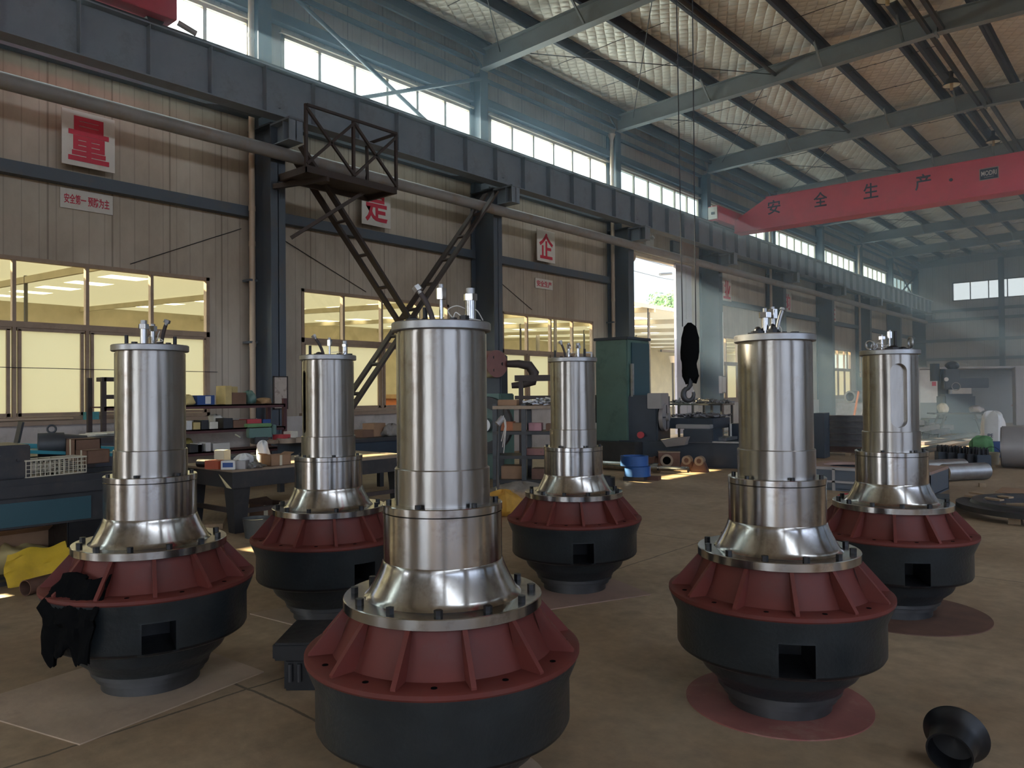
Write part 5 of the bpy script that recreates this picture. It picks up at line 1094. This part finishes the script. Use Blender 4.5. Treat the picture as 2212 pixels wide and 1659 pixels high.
tub(t, 'slab', M_NAVY, (-.5, .5, zt-.12), (1.0, 1.05, .22), .01); tub(t, 'shelf', M_STEELDULL, (-.12, .3, zt-.42), (.85, .8, .06)); tub(t, 'pedestal', M_NAVY, (-.5, .5, (zt-.45)/2), (.6, .7, zt-.45))
swarf('metal_chips', 'pale curly metal chips heaped on the thick slab table', (SB.x-.5, SB.y+.45, zt-.005),   .95, .9, 170, M_SCRAP, .06, .16, .08, 8, R(6))
WT = at_d(1560, 872, 19.0); t = thing('frame_table', 'thin table with scraps on it before the grey column by the doorway', 'table', (WT.x, WT.y, 0), R(4)); zt2 = WT.z
tub(t, 'top', M_DARKSTEEL, (-.75, .3, zt2-.02), (1.6, .8, .04))
for x in (-1.45, -.75, -.25, .0):
    for y in (-.05, .65): MB().b2((x-.025, y-.025, 0), (x+.025, y+.025, zt2-.04)).build('leg', M_DARKSTEEL, t)
swarf('metal_chips', 'bright metal scraps lying on the thin frame table', (WT.x-.75, WT.y+.3, zt2+.002), 1.5, .6, 150, M_SCRAP, .06, .2, .09, 9, R(4))
nb = on_z(1560, 1003); t = thing('machine_stand', 'low navy steel machine base beside the pump on the rust-red disc', 'machine', (nb.x+.1, nb.y, 0), R(5)); tub(t, 'base', M_NAVY, (-.3, .4, .2), (1.9, .8, .4), .02); tub(t, 'top_edge', M_STEELDULL, (-.3, .02, .41), (1.9, .05, .03)); tub(t, 'upright', M_NAVY, (.25, .5, .62), (.6, .5, .42), .01); tub(t, 'tilted_bar', M_WHITE, (.02, .2, .62), (.03, .03, .42))
box_thing('pale_cabinet', 'pale grey low cabinet against the window wall past the doorway', 'cabinet', on_z(1572, 925)+Vector((-.6, 3, 0)), (.9, 1.2, .9), M_TANK)
# blue rings on a block, shafts, bearing housing, lugs
BR = on_z(1374, 1037); box_thing('wood_block', 'dark block under the two blue rings', 'block', (BR.x, BR.y, 0), (.36, .36, .07), M_BENCH, .3); box_thing('wood_block', 'brown wood block at the foot of the blue rings', 'block', on_z(1413, 1037), (.20, .16, .07), M_RUST, .2)
for i, (z, r) in enumerate(((.07, .222), (.245, .238))): solo(MB().lathe([(r-.05, 0), (r-.004, 0), (r, .004), (r, .168), (r-.004, .172), (r-.05, .172)], 48, (0, 0, 0), True), 'blue_ring', M_BLUE, ['lower blue steel ring of the stack on the dark block', 'upper blue steel ring with a tan rim on the stack'][i], 'ring', 'stacked blue rings', (BR.x+(.03 if i == 0 else -.03), BR.y, z))
sa, sb_ = on_z(1300, 1014), on_z(1487, 1026)
d_ = (sb_-sa).normalized(); Ls = (sb_-sa).length; zc = Vector((0, 0, .093))
mb = MB(); f = [(0, .085), (.30, .085), (.30, .075), (.62, .075), (.62, .09), (.68, .09), (.68, .05), (.93, .042), (.93, .055), (1, .055)]
for (a, ra), (b_, rb) in zip(f, f[1:]):
    if b_ > a: mb.cyl(sa+zc+d_*Ls*a, sa+zc+d_*Ls*b_, ra, 24, rb)
solo(mb, 'turned_shaft', M_STEEL2, 'bright stepped steel shaft lying behind the blue rings', 'shaft')
solo(MB().cyl(sa+Vector((-.1, .3, .045)), sa+Vector((-.1, .3, .045))+d_*1.0, .045, 18), 'turned_shaft', M_STEEL2, 'thinner bright shaft lying behind the stepped one', 'shaft')
solo(MB().cyl((0, 0, 0), (0, 0, .28), .16, 28).cyl((0, 0, .28), (0, 0, .30), .10, 20), 'black_hub', M_BLACK, 'black round hub standing beside the pump before the green machine', 'hub', None, on_z(1305, 1072))
hb = on_z(1446, 1010); t = thing('bearing_housing', 'brownish square bearing housing with a big bore', 'housing', (hb.x, hb.y, 0), YAW-R(8)); hm_ = MB().box((0, .15, .15), (.42, .3, .30)).build('housing', M_RUST, t, .006)
MB().lathe([(.08, -.012), (.125, -.012), (.125, .012), (.08, .012)], 36, (-.05, -.005, .14), True, Matrix.Rotation(R(90), 3, 'X')).build('bore_ring', M_BENCHTOP, t); MB().cyl((-.05, -.004, .14), (-.05, -.001, .14), .08, 30).build('bore', M_RAG, t); MB().box((0, .15, .305), (.43, .31, .015)).build('machined_face', M_BENCHTOP, t)
for i, px in enumerate((1484, 1511)):
    lb = on_z(px, 1018+2*i); t = thing('lifting_lug', 'tan cast lug with a round eye, the one %s the bearing housing' % ['next to', 'farther from'][i], 'lug', (lb.x, lb.y, 0), YAW-R(25), 'cast lugs on the floor')
    Mx = Matrix(((1, 0, 0), (0, 0, -1), (0, 1, 0)))
    for y in (.0, .14): MB().prism([(-.16, 0), (.16, 0), (.075, .22), (.045, .28), (-.045, .28), (-.075, .22)], .045, Mx, (0, y, 0)).build('cheek', M_RUST, t, .006); MB().lathe([(.045, -.03), (.085, -.03), (.085, .03), (.045, .03)], 28, (0, y-.022, .21), True, Matrix.Rotation(R(90), 3, 'X')).build('eye_boss', M_BENCHTOP, t)
    MB().box((0, .05, .03), (.30, .16, .05)).build('foot', M_RUST, t)
solo(MB().cyl((0, 0, .09), (.35, .1, .09), .09, 18).cyl((.1, .03, .09), (.14, .04, .09), .11, 18), 'coupling_sleeve', M_RUST, 'dark ribbed sleeve lying behind the bearing housing', 'sleeve', None, on_z(1402, 1006))
solo(MB().tube([on_z(1530, 1003)+Vector((0, 0, .02)), on_z(1545, 1000)+Vector((0, 0, .02)), on_z(1562, 993)+Vector((0, 0, .1)), on_z(1590, 1000)+Vector((0, 0, .02))], .015, 8), 'floor_cable', M_WIRE, 'dark cable looped on the floor beside the cast lugs', 'cable')

# ================================================================== right side: frame, bars, stacks
t = thing('welded_frame', 'low grey welded base frame with a round hole behind two right-hand pumps', 'frame', (-4.35, 11.9, 0))
MB().b2((0, 0, .31), (1.75, 1.15, .35)).build('top_plate', MATS['pink_plate'], t); o = t.children[0]; boolean_cut(o, MB().cyl((.55, .58, .2), (.55, .58, .5), .42, 48))
mb = MB(); mb.b2((0, 0, .02), (1.75, .03, .31)); mb.b2((0, 1.12, .02), (1.75, 1.15, .31)); mb.b2((0, 0, .02), (.03, 1.15, .31)); mb.b2((1.72, 0, .02), (1.75, 1.15, .31)); mb.b2((0, 0, 0), (1.75, 1.15, .03)); mb.build('side_plate', M_COLUMN, t)
for x in (.03, .45, .9, 1.35, 1.72): MB().b2((x-.02, -.03, 0), (x+.02, .0, .33)).build('rib', M_TANK, t)
MB().b2((0, -.03, .31), (1.75, 0, .35)).b2((0, -.03, .12), (1.75, -.01, .15)).build('front_rail', M_TANK, t)
for i, (a, b_, r) in enumerate((((2036, 1041), (2092, 1030), .14), ((1992, 1030), (2040, 1018), .14))):
    pa, pb = on_z(*a), on_z(*b_); dd = (pb-pa); dd.normalize(); dd = Vector((.55, .83, 0)).normalized()
    solo(MB().cyl(pa+Vector((0, .1, r+.002)), pa+Vector((0, .1, r+.002))+dd*.85, r, 40), 'round_bar', M_STEELDULL, ['thick round steel bar with its end face showing on the right floor', 'second thick round bar lying behind the first, half hidden by a pump'][i], 'bar', 'round bars on the floor')
for i in range(5):
    p = on_z(2035+21*i, 1004+2*i) ; t = thing('stud_block', 'dark block with a cluster of stud heads, %s in its row' % ORD[i], 'block', (p.x, p.y+.1, 0), R(25), 'row of dark stud blocks')
    tub(t, 'block', M_BLACK if i % 2 else M_NAVY, (0, 0, .13), (.24, .3, .26), .01)
    for j in range(6): MB().cyl((-.07+.07*(j % 3), -.08+.16*(j//3), .26), (-.07+.07*(j % 3), -.08+.16*(j//3), .36), .027, 10).cyl((-.07+.07*(j % 3), -.08+.16*(j//3), .36), (-.07+.07*(j % 3), -.08+.16*(j//3), .39), .014, 8).build('stud_head', M_BLACK, t)
tkp = on_z(2160, 1012); t = thing('steel_tank', 'big grey horizontal cylinder cut by the right picture edge', 'tank', (tkp.x+.0, tkp.y+.3, 0), R(6)); MB().cyl((0, 0, .40), (2.2, 0, .40), .39, 48).build('shell', M_TANK, t); MB().cyl((-.02, 0, .40), (.0, 0, .40), .37, 40).build('end_plate', M_STEELDULL, t)
for x in (.5, 1.7): MB().box((x, 0, .04), (.12, .7, .08)).build('skid', M_WOOD, t)
for i, (px, py, d, m, lab) in enumerate(((2136, 952, (.48, .42, .95), M_SACK, 'tall white woven sack with dark print standing on the right floor'), (2122, 968, (.42, .4, .5), M_SACKGREEN, 'green and white striped bag below the tall white sack'))):
    p = on_z(px, py+25); rag('woven_sack', lab, 'sack', (p.x, p.y+.6*(1-i), 0), d, m, 61+i, .16, .55)
sk = [o for o in bpy.data.objects if o.get('label', '').startswith('tall white woven')][0]; lp = lettering('PBSY', .3, .09, M_CHAR, sk, (-.02, -.262, .40), '-y', .01); lp.rotation_euler = (R(90), 0, R(30)); lp.location = (.06, -.20, .38)
t = thing('white_bucket', 'cream bucket beside the dark stud blocks', 'bucket', on_z(2143, 1003)); MB().lathe([(0, 0), (.11, 0), (.14, .24), (.145, .24), (.13, .24), (.105, .02), (0, .02)], 28).build('bucket', M_CREAM, t); MB().tube([(.14*math.cos(a), 0, .23+.12*math.sin(a)) for a in [math.pi*i/10 for i in range(11)]], .006, 6).build('bail', M_WIRE, t)
box_thing('blue_drum_lid', 'dark blue crate between the bucket and the tank', 'crate', on_z(2147, 990)+Vector((0, .4, 0)), (.3, .4, .34), M_BLUEBOX, .3)
for i in range(2): solo(MB().lathe([(.14+.05*math.cos(a), .05+.05*math.sin(a)) for a in [j*math.pi/4 for j in range(8)]], 24, (0, 0, 0), True), 'cable_coil', M_WHITE, '%s white coil standing behind the tank' % ['lower', 'upper'][i], 'coil', 'white coils behind the tank', on_z(2200, 938)+Vector((0, 0, .1*i)))
rc = on_z(2185, 1116); t = thing('flange_ring', 'large dark flanged ring lying on the floor at the right edge', 'ring', (rc.x+.35, rc.y+.2, .03)); MB().lathe([(.62, 0), (.95, 0), (.95, .06), (.80, .065), (.78, .10), (.66, .10), (.62, .06)], 72, (0, 0, .05), True).build('ring', M_BENCH, t)
for a in (.3, 2.4, 4.4): MB().box((.78*math.cos(a), .78*math.sin(a), .01), (.12, .12, .08)).build('packer', M_WOOD, t)
for i, (p_, q_) in enumerate((((2088, 1100), (2165, 1110)), ((2098, 1092), (2185, 1104)))): solo(MB().bar(on_z(*p_)+Vector((0, 0, .17)), on_z(*q_)+Vector((0, 0, .165)), .09, .02), 'wood_batten', M_WOOD, 'pale wood batten lying across the flanged ring, the %s one' % ['nearer', 'farther'][i], 'batten', 'battens on the flanged ring')
box_thing('wood_chock', 'small pale wood chock on the floor before the round bars', 'chock', on_z(2122, 1052), (.09, .1, .06), M_WOOD, .3); plate_quad(((2150, 1062), (2230, 1070), (2240, 1058), (2165, 1052)), 0, .008, M_CARD, 'card_sheet', 'flat tan card sheet on the floor near the right edge', 'sheet')
box_thing('timber_block', 'dark timber block on the floor at the foot of the welded frame', 'block', on_z(2022, 1098), (.3, .5, .16), M_NAVY, .2)
rag('red_hat', 'small red hat on the floor between the two right-hand pumps', 'hat', on_z(1828, 1082), (.2, .18, .10), M_REDBOX, 71, .2)
# beam stack, scrap plates, pipes
ST = on_z(1850, 985); 
for lay in range(6):
    for row in range(2):
        t = thing('steel_channel', 'steel channel in the stacked bundle, %s layer from the floor, %s row' % (ORD[lay], ['front', 'rear'][row]), 'beam', (ST.x-1.6, ST.y+.22*row, .06+.145*lay), R(3), 'stacked steel channels'); mb = MB(); mb.b2((0, .178, 0), (1.75, .19, .13)); mb.b2((0, 0, 0), (1.75, .19, .014)); mb.b2((0, 0, .116), (1.75, .19, .13)); mb.build('channel', M_RUST if lay == 0 else M_SCRAP, t)
for i in range(2): solo(MB().b2((-.05, 0, 0), (.05, .5, .058)), 'stack_bearer', M_WOOD, '%s timber bearer under the stacked channels' % ['outer', 'inner'][i], 'bearer', 'bearers under the channels', (ST.x-.2-1.1*i, ST.y, 0))
box_thing('teal_cabinet', 'narrow dark teal cabinet beside the stacked channels', 'cabinet', on_z(1776, 988), (.22, .5, 1.0), M_NAVY, .1)
for i, (px, py, w, h, tilt, m, lab) in enumerate(((1812, 925, 1.25, 1.1, .5, M_STEELDULL, 'large bent scrap plate leaning above the stacked channels'), (1795, 925, .25, 1.2, .35, M_ORANGE, 'orange rusty strip beside the bent scrap plate'), (1858, 925, .3, .8, .7, M_ORANGE, 'short orange rusty plate leaning to the scrap plate'))):
    p = on_z(px, py+35)+Vector((0, 1.6, 0)); mb = MB(); mb.bar((0, 0, 0), (math.sin(tilt)*.6, .25, .25+h), w, .03, (1, .2, 0)); solo(mb, 'scrap_plate', m, lab, 'plate', 'scrap plates', (p.x, p.y, .01))
p = at_d(1836, 857, 25); solo(MB().lathe([(.14, 0), (.20, 0), (.20, 2.0), (.14, 2.0)], 36, (p.x, p.y, p.z), True, Vector((.25, 1, 0)).to_track_quat('Z', 'Y').to_matrix()), 'steel_pipe', M_STEELDULL, 'thick pipe with a dark bore pointing this way above the scrap', 'pipe'); box_thing('pipe_stand', 'rough steel crate carrying the thick pipe', 'crate', (p.x+.2, p.y+.5, 0), (1.3, .9, p.z-.2), M_STEELDULL, .1)
for i, (a, b_, lab) in enumerate((((1990, 978), (2128, 948), 'long flat bar on the floor behind the slotted pump, nearest of three'), ((1985, 962), (2105, 940), 'long flat bar on the floor behind the slotted pump, middle of three'), ((1985, 948), (2080, 930), 'long flat bar on the floor behind the slotted pump, farthest of three'))):
    solo(MB().bar(on_z(*a)+Vector((0, 0, .05)), on_z(*b_)+Vector((0, 0, .05)), .28, .08), 'steel_flat_bar', M_STEELDULL if i else M_DARKSTEEL, lab, 'bar', 'flat bars on the far floor')
swarf('steel_offcuts', 'tangle of steel offcuts behind the slotted pump', on_z(1998, 945)+Vector((-.6, .0, 0)), 2.0, 1.6, 60, M_SCRAP, .4, 1.0, .5, 77)
# radial drill, booth, bench and a worker in the distance
dp = on_z(2045, 935); t = thing('radial_drill', 'dark blue radial drill with a long arm in the distance', 'machine', (dp.x, dp.y, 0), YAW-R(12)); k = 1.0
tub(t, 'base', M_NAVY, (.25, 0, .25), (1.9, 1.0, .5), .03); MB().cyl((-.05, 0, .5), (-.05, 0, 2.2), .21, 24).build('column', M_NAVY, t); tub(t, 'arm', M_NAVY, (.55, 0, 1.72), (1.5, .3, .34), .02); tub(t, 'head', M_NAVY, (.05, -.25, 1.85), (.5, .5, .7), .03)
MB().cyl((-.38, -.1, 1.8), (-.38, -.1, 2.4), .15, 20).build('motor', M_NAVY, t); MB().blob((.15, -.2, 2.32), (.45, .4, .3), 5, .1).build('motor_cover', M_NAVY, t); MB().lathe([(.13+.012*math.cos(a), .012*math.sin(a)) for a in [j*math.pi/4 for j in range(8)]], 28, (.15, -.52, 1.6), True, Matrix.Rotation(R(90), 3, 'X')).build('hand_wheel', M_STEELDULL, t); MB().cyl((-.15, -.52, 1.85), (-.15, -.53, 1.85), .07, 20).build('dial', M_WHITE, t); tub(t, 'gearbox', M_NAVY, (.2, -.3, .9), (1.0, .8, .9), .08); MB().cyl((.05, -.25, 1.0), (.05, -.25, 1.5), .06, 12).build('spindle', M_STEELDULL, t)
bp_ = on_z(1985, 918); t = thing('work_booth', 'open booth with a pale top edge, white side panel and wide pale post', 'booth', (bp_.x, bp_.y, 0), R(28)); bh = 2.42
tub(t, 'roof', M_TANK, (2.3, 1.2, bh), (4.9, 2.4, .08)); tub(t, 'side_panel', M_SACK, (.4, .05, 1.65), (.85, .04, 1.4)); tub(t, 'post', M_TANK, (3.85, 0, bh/2), (.42, .35, bh), .02); tub(t, 'post', M_TANK, (.0, 0, bh/2), (.1, .1, bh)); tub(t, 'back_panel', M_RAFTER, (2.3, 2.35, bh/2), (4.8, .04, bh)); tub(t, 'inner_panel', M_SACK, (2.2, 1.9, .95), (.9, .1, 1.3)); tub(t, 'warning_label', M_SIGNRED, (.62, .02, 1.75), (.16, .01, .18))
fb = on_z(2075, 945); t = thing('welding_table', 'low steel table with crossed legs in front of the radial drill', 'table', (fb.x, fb.y, 0), YAW-R(10)); tub(t, 'top', M_BENCH, (0, 0, .75), (1.7, .7, .04))
for x in (-.75, .75):
    for y in (-.3, .3): MB().bar((x, y, 0), (x*.7, y, .74), .05, .05).build('leg', M_DARKSTEEL, t)
for x, lab, m, d in ((-.5, 'pale bundle on the low steel table, left half', M_CREAM, (.3, .3, .3)), (.45, 'pale bundle on the low steel table, right half', M_TANK, (.4, .3, .22))):
    c_ = Vector((math.cos(YAW-R(10))*x, math.sin(YAW-R(10))*x, .771)); rag('cloth_bundle', lab, 'bundle', (fb.x+c_.x, fb.y+c_.y, .771), d, m, int(x*10)+80, .2)
carton(on_z(2088, 912), (.9, .7, .8), 'brown carton stacked inside the booth, beside the drill', .3, M_CARD); carton(on_z(2110, 908), (.7, .6, .9), 'second brown carton inside the booth, nearer the pale post', .2, M_CARDDARK)
# worker
def worker(base, rz):
    t = thing('person', 'person in a grey shirt and dark red trousers standing at the right edge', 'person', base, rz)
    def skin(name, pts, edges, rad, m, par, lv=2):
        me = bpy.data.meshes.new(name); me.from_pydata(pts, edges, []); o = bpy.data.objects.new(name, me); COL.objects.link(o); o.parent = par; me.materials.append(m)
        o.modifiers.new('skin', 'SKIN'); sv = me.skin_vertices[0].data
        for i, r in enumerate(rad): sv[i].radius = (r, r) if not isinstance(r, tuple) else r
        sv[0].use_root = True; s_ = o.modifiers.new('sub', 'SUBSURF'); s_.levels = lv; s_.render_levels = lv
        for p_ in me.polygons: p_.use_smooth = True
        return o
    pts = [(0, 0, .95), (0, 0, 1.15), (0, 0, 1.38), (0, 0, 1.46), (0, .02, 1.56), (0, .02, 1.66), (.09, 0, .88), (.11, .01, .48), (.11, -.02, .09), (.11, .10, .035), (-.09, 0, .88), (-.11, .03, .48), (-.11, .0, .09), (-.11, .12, .035), (.19, 0, 1.38), (.25, .02, 1.12), (.22, .16, .92), (-.19, 0, 1.38), (-.25, .02, 1.12), (-.22, .16, .92), (.21, .21, .85), (-.21, .21, .85)]
    ed = [(0, 1), (1, 2), (2, 3), (3, 4), (4, 5), (0, 6), (6, 7), (7, 8), (8, 9), (0, 10), (10, 11), (11, 12), (12, 13), (2, 14), (14, 15), (15, 16), (2, 17), (17, 18), (18, 19), (16, 20), (19, 21)]
    rd = [(.14, .11), (.13, .10), (.15, .11), .055, .085, .085, .085, .058, .045, .035, .085, .058, .045, .035, .055, .042, .034, .055, .042, .034, .03, .03]
    b = skin('body', pts, ed, rd, M_SKIN, t)
    skin('shirt', [(0, 0, .90), (0, 0, 1.15), (0, 0, 1.39), (.19, 0, 1.38), (.25, .02, 1.14), (-.19, 0, 1.38), (-.25, .02, 1.14)], [(0, 1), (1, 2), (2, 3), (3, 4), (2, 5), (5, 6)], [(.165, .13), (.15, .12), (.165, .125), .068, .056, .068, .056], M_SHIRT, t)
    skin('trousers', [(0, 0, .95), (.09, 0, .88), (.11, .01, .48), (.11, -.02, .12), (-.09, 0, .88), (-.11, .03, .48), (-.11, .0, .12)], [(0, 1), (1, 2), (2, 3), (0, 4), (4, 5), (5, 6)], [(.155, .125), .10, .075, .07, .10, .075, .07], M_TROUSER, t)
    MB().blob((0, -.005, 1.665), (.19, .215, .19), 2, .02, 18, 12).build('hair', M_BLACK, t); MB().blob((0, .115, 1.60), (.03, .04, .05), 1, 0, 8, 6).build('nose', M_SKIN, t)
    for s in (-1, 1):
        MB().blob((s*.035, .098, 1.625), (.02, .012, .012), 1, 0, 8, 6).build('eye', M_BLACK, t); MB().blob((s*.092, .02, 1.60), (.02, .04, .06), 1, 0, 8, 6).build('ear', M_SKIN, t); MB().blob((s*.11, .07, .035), (.10, .27, .07), 1, 0, 12, 8).build('shoe', M_BLACK, t)
        for q in range(4): MB().tube([(s*(.195+.014*q), .22, .85), (s*(.197+.014*q), .25, .80), (s*(.2+.014*q), .25, .765+.006*abs(q-1.5))], .009, 6).build('finger', M_SKIN, t)
        MB().tube([(s*.19, .20, .87), (s*.165, .23, .84), (s*.168, .245, .81)], .010, 6).build('thumb', M_SKIN, t)
    MB().box((0, .104, 1.565), (.045, .008, .010)).build('mouth', M_PINKPUL, t)
worker(on_z(2206, 917), R(120))

# ================================================================== outside: annex shed across a narrow yard, trees, wires
AX0, AX1, AZ0, AZ1 = -16.3, -42.0, 5.09, 6.1
def az(x): return AZ0+(AZ1-AZ0)*(x-AX0)/(AX1-AX0)
ann = thing('annex_shed', 'bright open shed seen through the windows, roof with rows of translucent panels', 'shed', (0, 0, 0))
SKX = [-17.1-3.02*i for i in range(8)]; SKY_ = [-12.2+5.65*i for i in range(18)]
mb = MB(); cut = sorted(set([AX0, AX1]+[x for s in SKX for x in (s, s-1.15)]), reverse=True); YA, YE = -16, 92
for i in range(len(cut)-1):
    xa, xb = cut[i], cut[i+1]; is_sky = any(abs(xa-s) < 1e-6 for s in SKX)
    ys = [YA]+[y for s in SKY_ for y in (s, s+1.3)]+[YE] if is_sky else [YA, YE]
    for j in range(0, len(ys)-1, 2 if is_sky else 1):
        a, b = ys[j], ys[j+1]
        mb.add([(xa, a, az(xa)), (xb, a, az(xb)), (xb, b, az(xb)), (xa, b, az(xa))], [(0, 1, 2, 3)])
mb.build('roof_sheet', M_ANNEXROOF, ann)
for s in SKX:
    mb = MB()
    for y in SKY_: mb.add([(s, y, az(s)), (s-1.15, y, az(s-1.15)), (s-1.15, y+1.3, az(s-1.15)), (s, y+1.3, az(s))], [(0, 1, 2, 3)])
    mb.build('skylight_row', M_SKYLIGHT, ann)
MB().b2((AX1-.2, YA, 0), (AX1, YE, AZ1)).build('back_wall', M_ANNEXWALL, ann)
mb = MB(); mb.b2((AX0-.06, YA, AZ0-.14), (AX0, YE, AZ0+.03)); mb.build('eave_gutter', M_TANK, ann)
for i in range(14):
    y = -4+6.4*i
    for x in (-16.6, -29.0): MB().cyl((x, y, 0), (x, y, az(x)-.02), .06, 12).build('post', M_DARKSTEEL, ann)
for i in range(14): MB().bar((AX0, -4+6.4*i, az(AX0)-.16), (AX1, -4+6.4*i, az(AX1)-.16), .10, .22).build('roof_beam', M_ANNEXWALL, ann)
t = thing('wooden_crate', 'orange-brown crate in the yard seen through the clear window pane', 'crate', (-15.2, 12.15, 0)); MB().box((0, 0, .75), (1.0, 1.3, 1.5)).build('box', M_ORANGE, t)
for z in (.3, .9, 1.45): MB().box((.51, 0, z), (.03, 1.3, .1)).build('slat', M_WOOD, t)
t = thing('yard_lamp', 'small white lantern on a post beyond the doorway', 'lamp', (-19.6, 35.4, 0)); MB().cyl((0, 0, 0), (0, 0, 3.0), .05, 10).build('post', M_DARKSTEEL, t); MB().cyl((0, 0, 3.0), (0, 0, 3.35), .12, 14, .2).build('lantern', M_WHITE, t); MB().box((-.1, 0, 3.6), (.1, 2.0, .12)).build('arm', M_DARKSTEEL, t)
def leaf_mat(nm, c): 
    return mat(nm, c, .7, var=.5, scale=1.2, bump=0)
M_LEAF = [leaf_mat('leaf_green', (.14, .26, .07)), leaf_mat('leaf_bluegreen', (.12, .22, .11))]
M_BARK = mat('bark', (.12, .08, .05), .9)
def tree(x, y, h, w, lab, mi, seed):
    t = thing('broadleaf_tree', lab, 'tree', (x, y, 0), 0, 'trees beyond the annex roof'); rn = random.Random(seed)
    MB().tube([(0, 0, 0), (.1, .1, h*.3), (0, 0, h*.6)], [.3, .24, .12], 8).build('trunk', M_BARK, t)
    mb = MB()
    clumps = [(rn.uniform(-w/2, w/2)*.75, rn.uniform(-w/2, w/2)*.75, h*rn.uniform(.5, .92)) for _ in range(34)]
    for cx, cy, cz in clumps:
        rr = rn.uniform(.10, .17)*w
        for _ in range(120):
            d = Vector((rn.gauss(0, 1), rn.gauss(0, 1), rn.gauss(0, 1))).normalized(); p = Vector((cx, cy, cz))+d*rr*rn.uniform(.75, 1.05)
            a = d.orthogonal().normalized(); b = d.cross(a); s = rn.uniform(.16, .34); a = (a+d*rn.uniform(-.6, .6))*s; b = (b+d*rn.uniform(-.6, .6))*s
            mb.add([p-a, p-b*.5, p+a, p+b*.5], [(0, 1, 2, 3)])
    mb.build('foliage', M_LEAF[mi], t)
tree(-50, 78, 12.6, 9, 'lower dark green tree beyond the annex roof at the doorway jamb', 1, 1)
tree(-51, 88.2, 14.8, 9.6, 'tallest green tree beyond the annex roof, beside the sliding leaf', 0, 2)
tree(-52, 98.5, 15.8, 9.6, 'green tree beyond the annex roof, half hidden by the sliding leaf', 1, 3)
for i, (z0, z1) in enumerate(((16.2, 17.6), (13.6, 14.6), (12.4, 13.2))):
    solo(MB().tube([(-36, 44.7, z0+.07), (-37, 65, (z0+z1)/2-.4), (-38, 90.3, z1+.07)], .03, 6), 'power_line', M_WIRE, '%s thin power line crossing the sky in the doorway' % ['highest', 'middle', 'lowest'][i], 'wire', 'power lines in the doorway')
for (x, y, h, lab) in ((-36, 44.7, 17.4, 'beside the annex, hidden by the wall before the doorway'), (-38, 90.3, 18.4, 'far behind the annex, hidden by the wall past the doorway')):
    t = thing('utility_pole', 'tall utility pole, %s' % lab, 'pole', (x, y, 0), 0, 'utility poles'); MB().cyl((0, 0, 0), (0, 0, h), .16, 12, .1).build('pole', M_TANK, t)
    for z in ((16.2, 13.6, 12.4) if y < 60 else (17.6, 14.6, 13.2)): MB().box((0, 0, z), (.9, .12, .12)).build('cross_arm', M_DARKSTEEL, t)
_pl = on_x(1438, 592, -37.02); solo(MB().cyl(_pl-Vector((.05, 1.0, .14)), _pl+Vector((.05, 1.0, .14)), .14, 10), 'line_insulator', M_DARKSTEEL, 'dark sausage-shaped insulator on the power line above the trees', 'insulator')

# ================================================================== haze: a bank in the far half of the hall, and dust in the light below the clerestory
def haze(name, lo, hi, dens, g, label):
    hm = bpy.data.materials.new('workshop_haze'); hm.use_nodes = True; N = hm.node_tree.nodes; L = hm.node_tree.links
    N.remove(N['Principled BSDF']); v = N.new('ShaderNodeVolumeScatter'); v.inputs['Color'].default_value = (.52, .76, 1.0, 1); v.inputs['Density'].default_value = dens; v.inputs['Anisotropy'].default_value = g
    L.new(v.outputs[0], N['Material Output'].inputs['Volume'])
    o = MB().b2(lo, hi).build(name, hm); o['kind'] = 'stuff'; o['label'] = label; o['category'] = 'haze'
haze('haze', (XL+.25, 16.0, .015), (XR-.15, YF-.15, 10.05), .016, .3, 'bluish dust haze filling the far half of the workshop hall')
haze('haze', (XL+.25, YB+.15, 6.3), (-9.5, 15.9, 9.6), .03, .55, 'bright dusty haze in the light below the clerestory windows')
